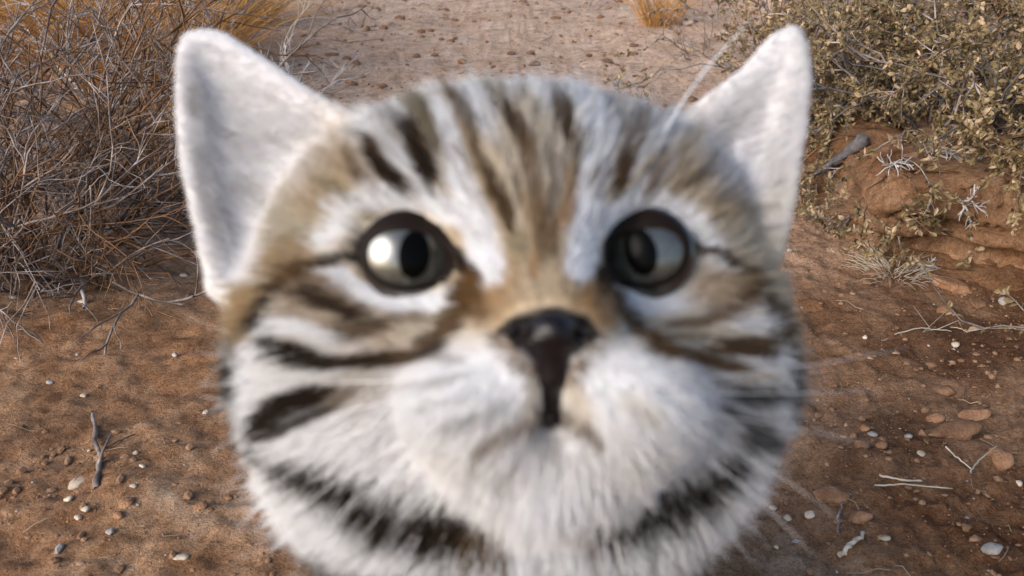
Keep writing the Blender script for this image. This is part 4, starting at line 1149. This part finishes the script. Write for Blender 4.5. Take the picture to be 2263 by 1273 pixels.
l.new(tx.outputs['Distance'], bp.inputs['Height']); l.new(bp.outputs['Normal'], b_.inputs['Normal'])
nose_o = link('nose', np_mesh('nose', relax(NV, NF, 1), NF), m, kit)
GX, GY, GZ, cx, cz, cd = keep

# --- fur
FUR = attr_mat('fur', 'coat', rough=0.75, spec=0.15, trans=0.36)
def make_fur(name, N, sel, length, rad, seed, keep_fn=None, clump=0.38, jit=7.0, mat=FUR):
    r = np.random.default_rng(seed)
    me = body_me
    tri = np.concatenate([BF[:, [0, 1, 2]], BF[:, [0, 2, 3]]])
    A, B, C_ = BV[tri[:, 0]], BV[tri[:, 1]], BV[tri[:, 2]]
    cr_ = np.cross(B - A, C_ - A); ar = np.linalg.norm(cr_, axis=1) / 2
    cen = (A + B + C_) / 3
    w = ar * sel(cen, cr_ / np.maximum(2 * ar, 1e-12)[:, None])
    w = w / w.sum()
    ti = r.choice(len(tri), N, p=w)
    a_ = r.uniform(0, 1, N); b_ = r.uniform(0, 1, N); m_ = a_ + b_ > 1; a_[m_] = 1 - a_[m_]; b_[m_] = 1 - b_[m_]
    P = A[ti] + (B - A)[ti] * a_[:, None] + (C_ - A)[ti] * b_[:, None]
    vn = np.zeros(len(BV) * 3, np.float32); me.vertices.foreach_get('normal', vn); vn = vn.reshape(-1, 3)
    Nn = unit2(vn[tri[ti, 0]] * (1 - a_ - b_)[:, None] + vn[tri[ti, 1]] * a_[:, None] + vn[tri[ti, 2]] * b_[:, None])
    U, V_, D_ = to_face(P)
    # lie of the coat: outwards from the nose on the face, backwards and down elsewhere
    rad_ = unit2(np.stack([U - 1215, V_ - 735], 1))
    flow = RIGHT[None] * rad_[:, 0:1] - UP[None] * rad_[:, 1:2] + FWD[None] * 0.45
    # swept apart round each eye
    for E in EYES:
        e = eye_e(U, V_, E, 0)
        away = unit2(np.stack([U - E['u'], V_ - E['v']], 1))
        f = np.exp(-((e - 1) / 0.55) ** 2) * 0.8
        flow = flow + (RIGHT[None] * away[:, 0:1] - UP[None] * away[:, 1:2]) * f[:, None]
    # ears: hairs lie outwards across the cup
    earl = poly_sd(U, V_, EAR_L2); earr = poly_sd(U, V_, EAR_R2)
    isear = ((earl < 4) | (earr < 4)) & (D_ > 0.168) & ((V_ < 300) | (U < 560) | (U > 1640) | (D_ > 0.177))
    flow = np.where(((earl < 4) & isear)[:, None], -RIGHT[None] * 0.9 + UP[None] * 0.35, flow)
    flow = np.where(((earr < 4) & isear)[:, None], RIGHT[None] * 0.9 + UP[None] * 0.35, flow)
    bodyf = sstep(0.21, 0.24, D_) * (1 - isear)
    bodyf = np.maximum(bodyf, 1 - sstep(0.12, 0.15, P[:, 2]))
    flow = flow * (1 - bodyf[:, None]) + np.array([0, 0.5, -0.8])[None] * bodyf[:, None]
    flow = flow + np.stack([noise3(P * 140, seed), noise3(P * 140, seed + 1), noise3(P * 140, seed + 2)], 1) * np.where(isear, 0.12, 0.65)[:, None]
    T = unit2(flow - Nn * np.sum(flow * Nn, 1)[:, None])
    L = length(P, U, V_, D_, isear, earl, earr) * r.uniform(0.6, 1.15, N)
    lift = np.where(isear, 0.09, 0.27) + r.normal(0, 1, N) * np.where(isear, 0.02, 0.08)
    # bare skin: eyes, nose
    ok = np.ones(N, bool)
    tipu, tipv, tipd = to_face(P + (T + Nn * lift[:, None]) * L[:, None] * 0.95)
    for E in EYES:
        for (a1, b1, p_, q_) in ((U, V_, 9, 15), (tipu, tipv, 1, 16)):
            up_ = np.clip((E['v'] - b1) / E['b'], 0, 1); inn = np.clip((E['u'] - a1) * E['side'] / E['a'], 0, 1)
            ok &= ~((eye_e(a1, b1, E, p_ + q_ * np.maximum(up_, inn * 0.8)) < 1) & (D_ < 0.178))
    ok &= ~((poly_sd(U, V_, NOSE) < 3) & (D_ < 0.152))
    ok &= ~((poly_sd(tipu, tipv, NOSE) < -4) & (D_ < 0.152))
    if keep_fn is not None: ok &= keep_fn(P, U, V_, D_, Nn)
    P, Nn, T, L, lift = P[ok], Nn[ok], T[ok], L[ok], lift[ok]; isear = isear[ok]
    N = len(P); K = 5
    t = np.linspace(0, 1, K)[None, :, None]
    rv = r.normal(0, 0.16, (N, 1, 3))
    Q = P[:, None] + L[:, None, None] * (T[:, None] * (t * 0.95) + Nn[:, None] * (lift[:, None, None] * (1.5 * t - 0.75 * t * t)) + rv * t * t + np.array([0, 0, -0.10])[None, None] * t * t)
    # locks: tips drawn together
    if clump:
        nc = max(10, N // 28)
        ci = r.choice(N, nc, replace=False)
        kd = KDTree(nc)
        for q, i in enumerate(ci): kd.insert(P[i], q)
        kd.balance()
        near = np.array([kd.find(p)[1] for p in P]); anc = ci[near]
        lockr = r.uniform(0.3, 1.0, nc)[near] * clump
        Q = Q + (Q[anc] - Q) * (lockr[:, None, None] * t ** 1.6) * (np.where(isear, 0.05, 1.0)[:, None, None])
    C = coat(Q[:, 2] * 0.5 + Q[:, 3] * 0.5, jit, r)
    C = C * r.uniform(0.90, 1.06, (N, 1)) * (1 + r.normal(0, 0.02, (N, 3)))
    hc = bpy.data.hair_curves.new(name)
    hc.add_curves([K] * N)
    hc.attributes['position'].data.foreach_set('vector', Q.astype(np.float32).ravel()) if 'position' in hc.attributes else hc.points.foreach_set('position', Q.astype(np.float32).ravel())
    ra = hc.attributes.get('radius') or hc.attributes.new('radius', 'FLOAT', 'POINT')
    prof_ = np.array([1.0, 1.0, 0.85, 0.6, 0.2])
    ra.data.foreach_set('value', (rad * prof_[None] * r.uniform(0.7, 1.3, (N, 1))).astype(np.float32).ravel())
    ca = hc.attributes.new('coat', 'FLOAT_COLOR', 'CURVE')
    ca.data.foreach_set('color', np.concatenate([np.clip(C, 0, 0.9), np.ones((N, 1))], 1).astype(np.float32).ravel())
    hc.materials.append(mat)
    o = link(name, hc, None, kit)
    tag(o, kind='stuff')
    return o

def fur_len(P, U, V_, D_, isear, earl, earr):
    r_ = np.hypot(U - 1215, (V_ - 760) * 1.05)
    L = 0.0022 + 0.0062 * sstep(70, 520, r_)
    L = L + 0.0040 * sstep(930, 1080, V_) * (D_ < 0.24)                                  # throat and ruff
    L = L + 0.0035 * sstep(520, 640, np.abs(U - 1120)) * sstep(640, 760, V_)             # side of the cheeks
    L = L + 0.0040 * (1 - sstep(190, 290, V_)) * (np.abs(U - 1150) < 380)                # crown
    for E in EYES:
        e = eye_e(U, V_, E, 0)
        L = L * (0.40 + 0.60 * sstep(1.2, 2.0, e))
    ed = np.minimum(np.where(earl < 4, -earl, 999), np.where(earr < 4, -earr, 999))
    Lear = 0.0018 + 0.0075 * sstep(25, 140, ed) 
    L = np.where(isear, Lear, L)
    L = np.where((D_ > 0.225) | (P[:, 2] < 0.13), 0.007, L)
    L = np.where(P[:, 2] < 0.05, 0.004, L)
    return L

def front(c, nrm):
    U, V_, D_ = to_face(c)
    facing = np.sum(nrm * unit2(CAM[None] - c), 1)
    return ((D_ < 0.24) & (c[:, 2] > 0.15) & (facing > -0.25)).astype(float) * (1 + 1.2 * (D_ < 0.165) + 1.2 * ((np.minimum(poly_sd(U, V_, EAR_L), poly_sd(U, V_, EAR_R)) < 20) & (D_ > 0.165)))
def back(c, nrm): return 1.0 - (front(c, nrm) > 0) + 1e-9
make_fur('fur', 290000, front, fur_len, 0.000085, 301)
make_fur('fur', 45000, back, fur_len, 0.00016, 302, clump=0.3)
# sparse longer guard hairs on the cheeks, ruff, crown
make_fur('fur', 5000, front, lambda *a_: fur_len(*a_) * 1.6, 0.00006, 303, clump=0.2,
         keep_fn=lambda P, U, V_, D_, Nn: (np.hypot(U - 1215, V_ - 740) > 420) & (poly_sd(U, V_, EAR_L2) > 0) & (poly_sd(U, V_, EAR_R2) > 0))

# --- whiskers
M_WH, n, l, b_ = new_mat('whisker')
b_.inputs['Base Color'].default_value = (0.75, 0.74, 0.74, 1); b_.inputs['Roughness'].default_value = 0.35
def whisker(u0, v0, pts, r=0.00017):
    """rooted on the face; pts are further (u, v, depth) stations"""
    P = [W2(u0, v0, face_D(u0, v0) + 0.0005)] + [W2(*p) for p in pts]
    P = np.array(P); t = np.linspace(0, 1, len(P)); tt = np.linspace(0, 1, 12)
    if len(P) == 3:
        B = np.stack([(1 - tt) ** 2, 2 * tt * (1 - tt), tt ** 2], 1); Q = B @ P
    else:
        Q = np.stack([np.interp(tt, t, P[:, i]) for i in range(3)], 1)
    sp = Soup(); sp.tube(Q, np.linspace(r, r * 0.25, 12), 5)
    sp.build('whisker', M_WH, kit)
for (u0, v0, pts) in [
        (1440, 860, [(1650, 880, .150), (1960, 860, .165)]), (1450, 890, [(1660, 930, .150), (1930, 980, .165)]), (1430, 910, [(1640, 980, .150), (1860, 1150, .160)]),
        (1410, 925, [(1600, 1010, .148), (1800, 1230, .155)]), (1460, 840, [(1700, 830, .152), (2000, 770, .168)]),
        (980, 860, [(800, 900, .150), (560, 960, .160)]), (985, 885, [(800, 950, .150), (470, 1080, .162)]), (1000, 910, [(820, 1000, .148), (560, 1200, .158)]),
        (975, 835, [(760, 850, .152), (440, 850, .166)]), (1010, 925, [(880, 1020, .147), (700, 1190, .152)]), (1020, 935, [(920, 1030, .147), (790, 1200, .150)]),
        (1425, 400, [(1480, 220, .168), (1660, 45, .180)]), (1405, 440, [(1470, 260, .163), (1590, 110, .172)])]:
    whisker(u0, v0, pts, 0.00034 if u0 == 1425 else 0.00012)
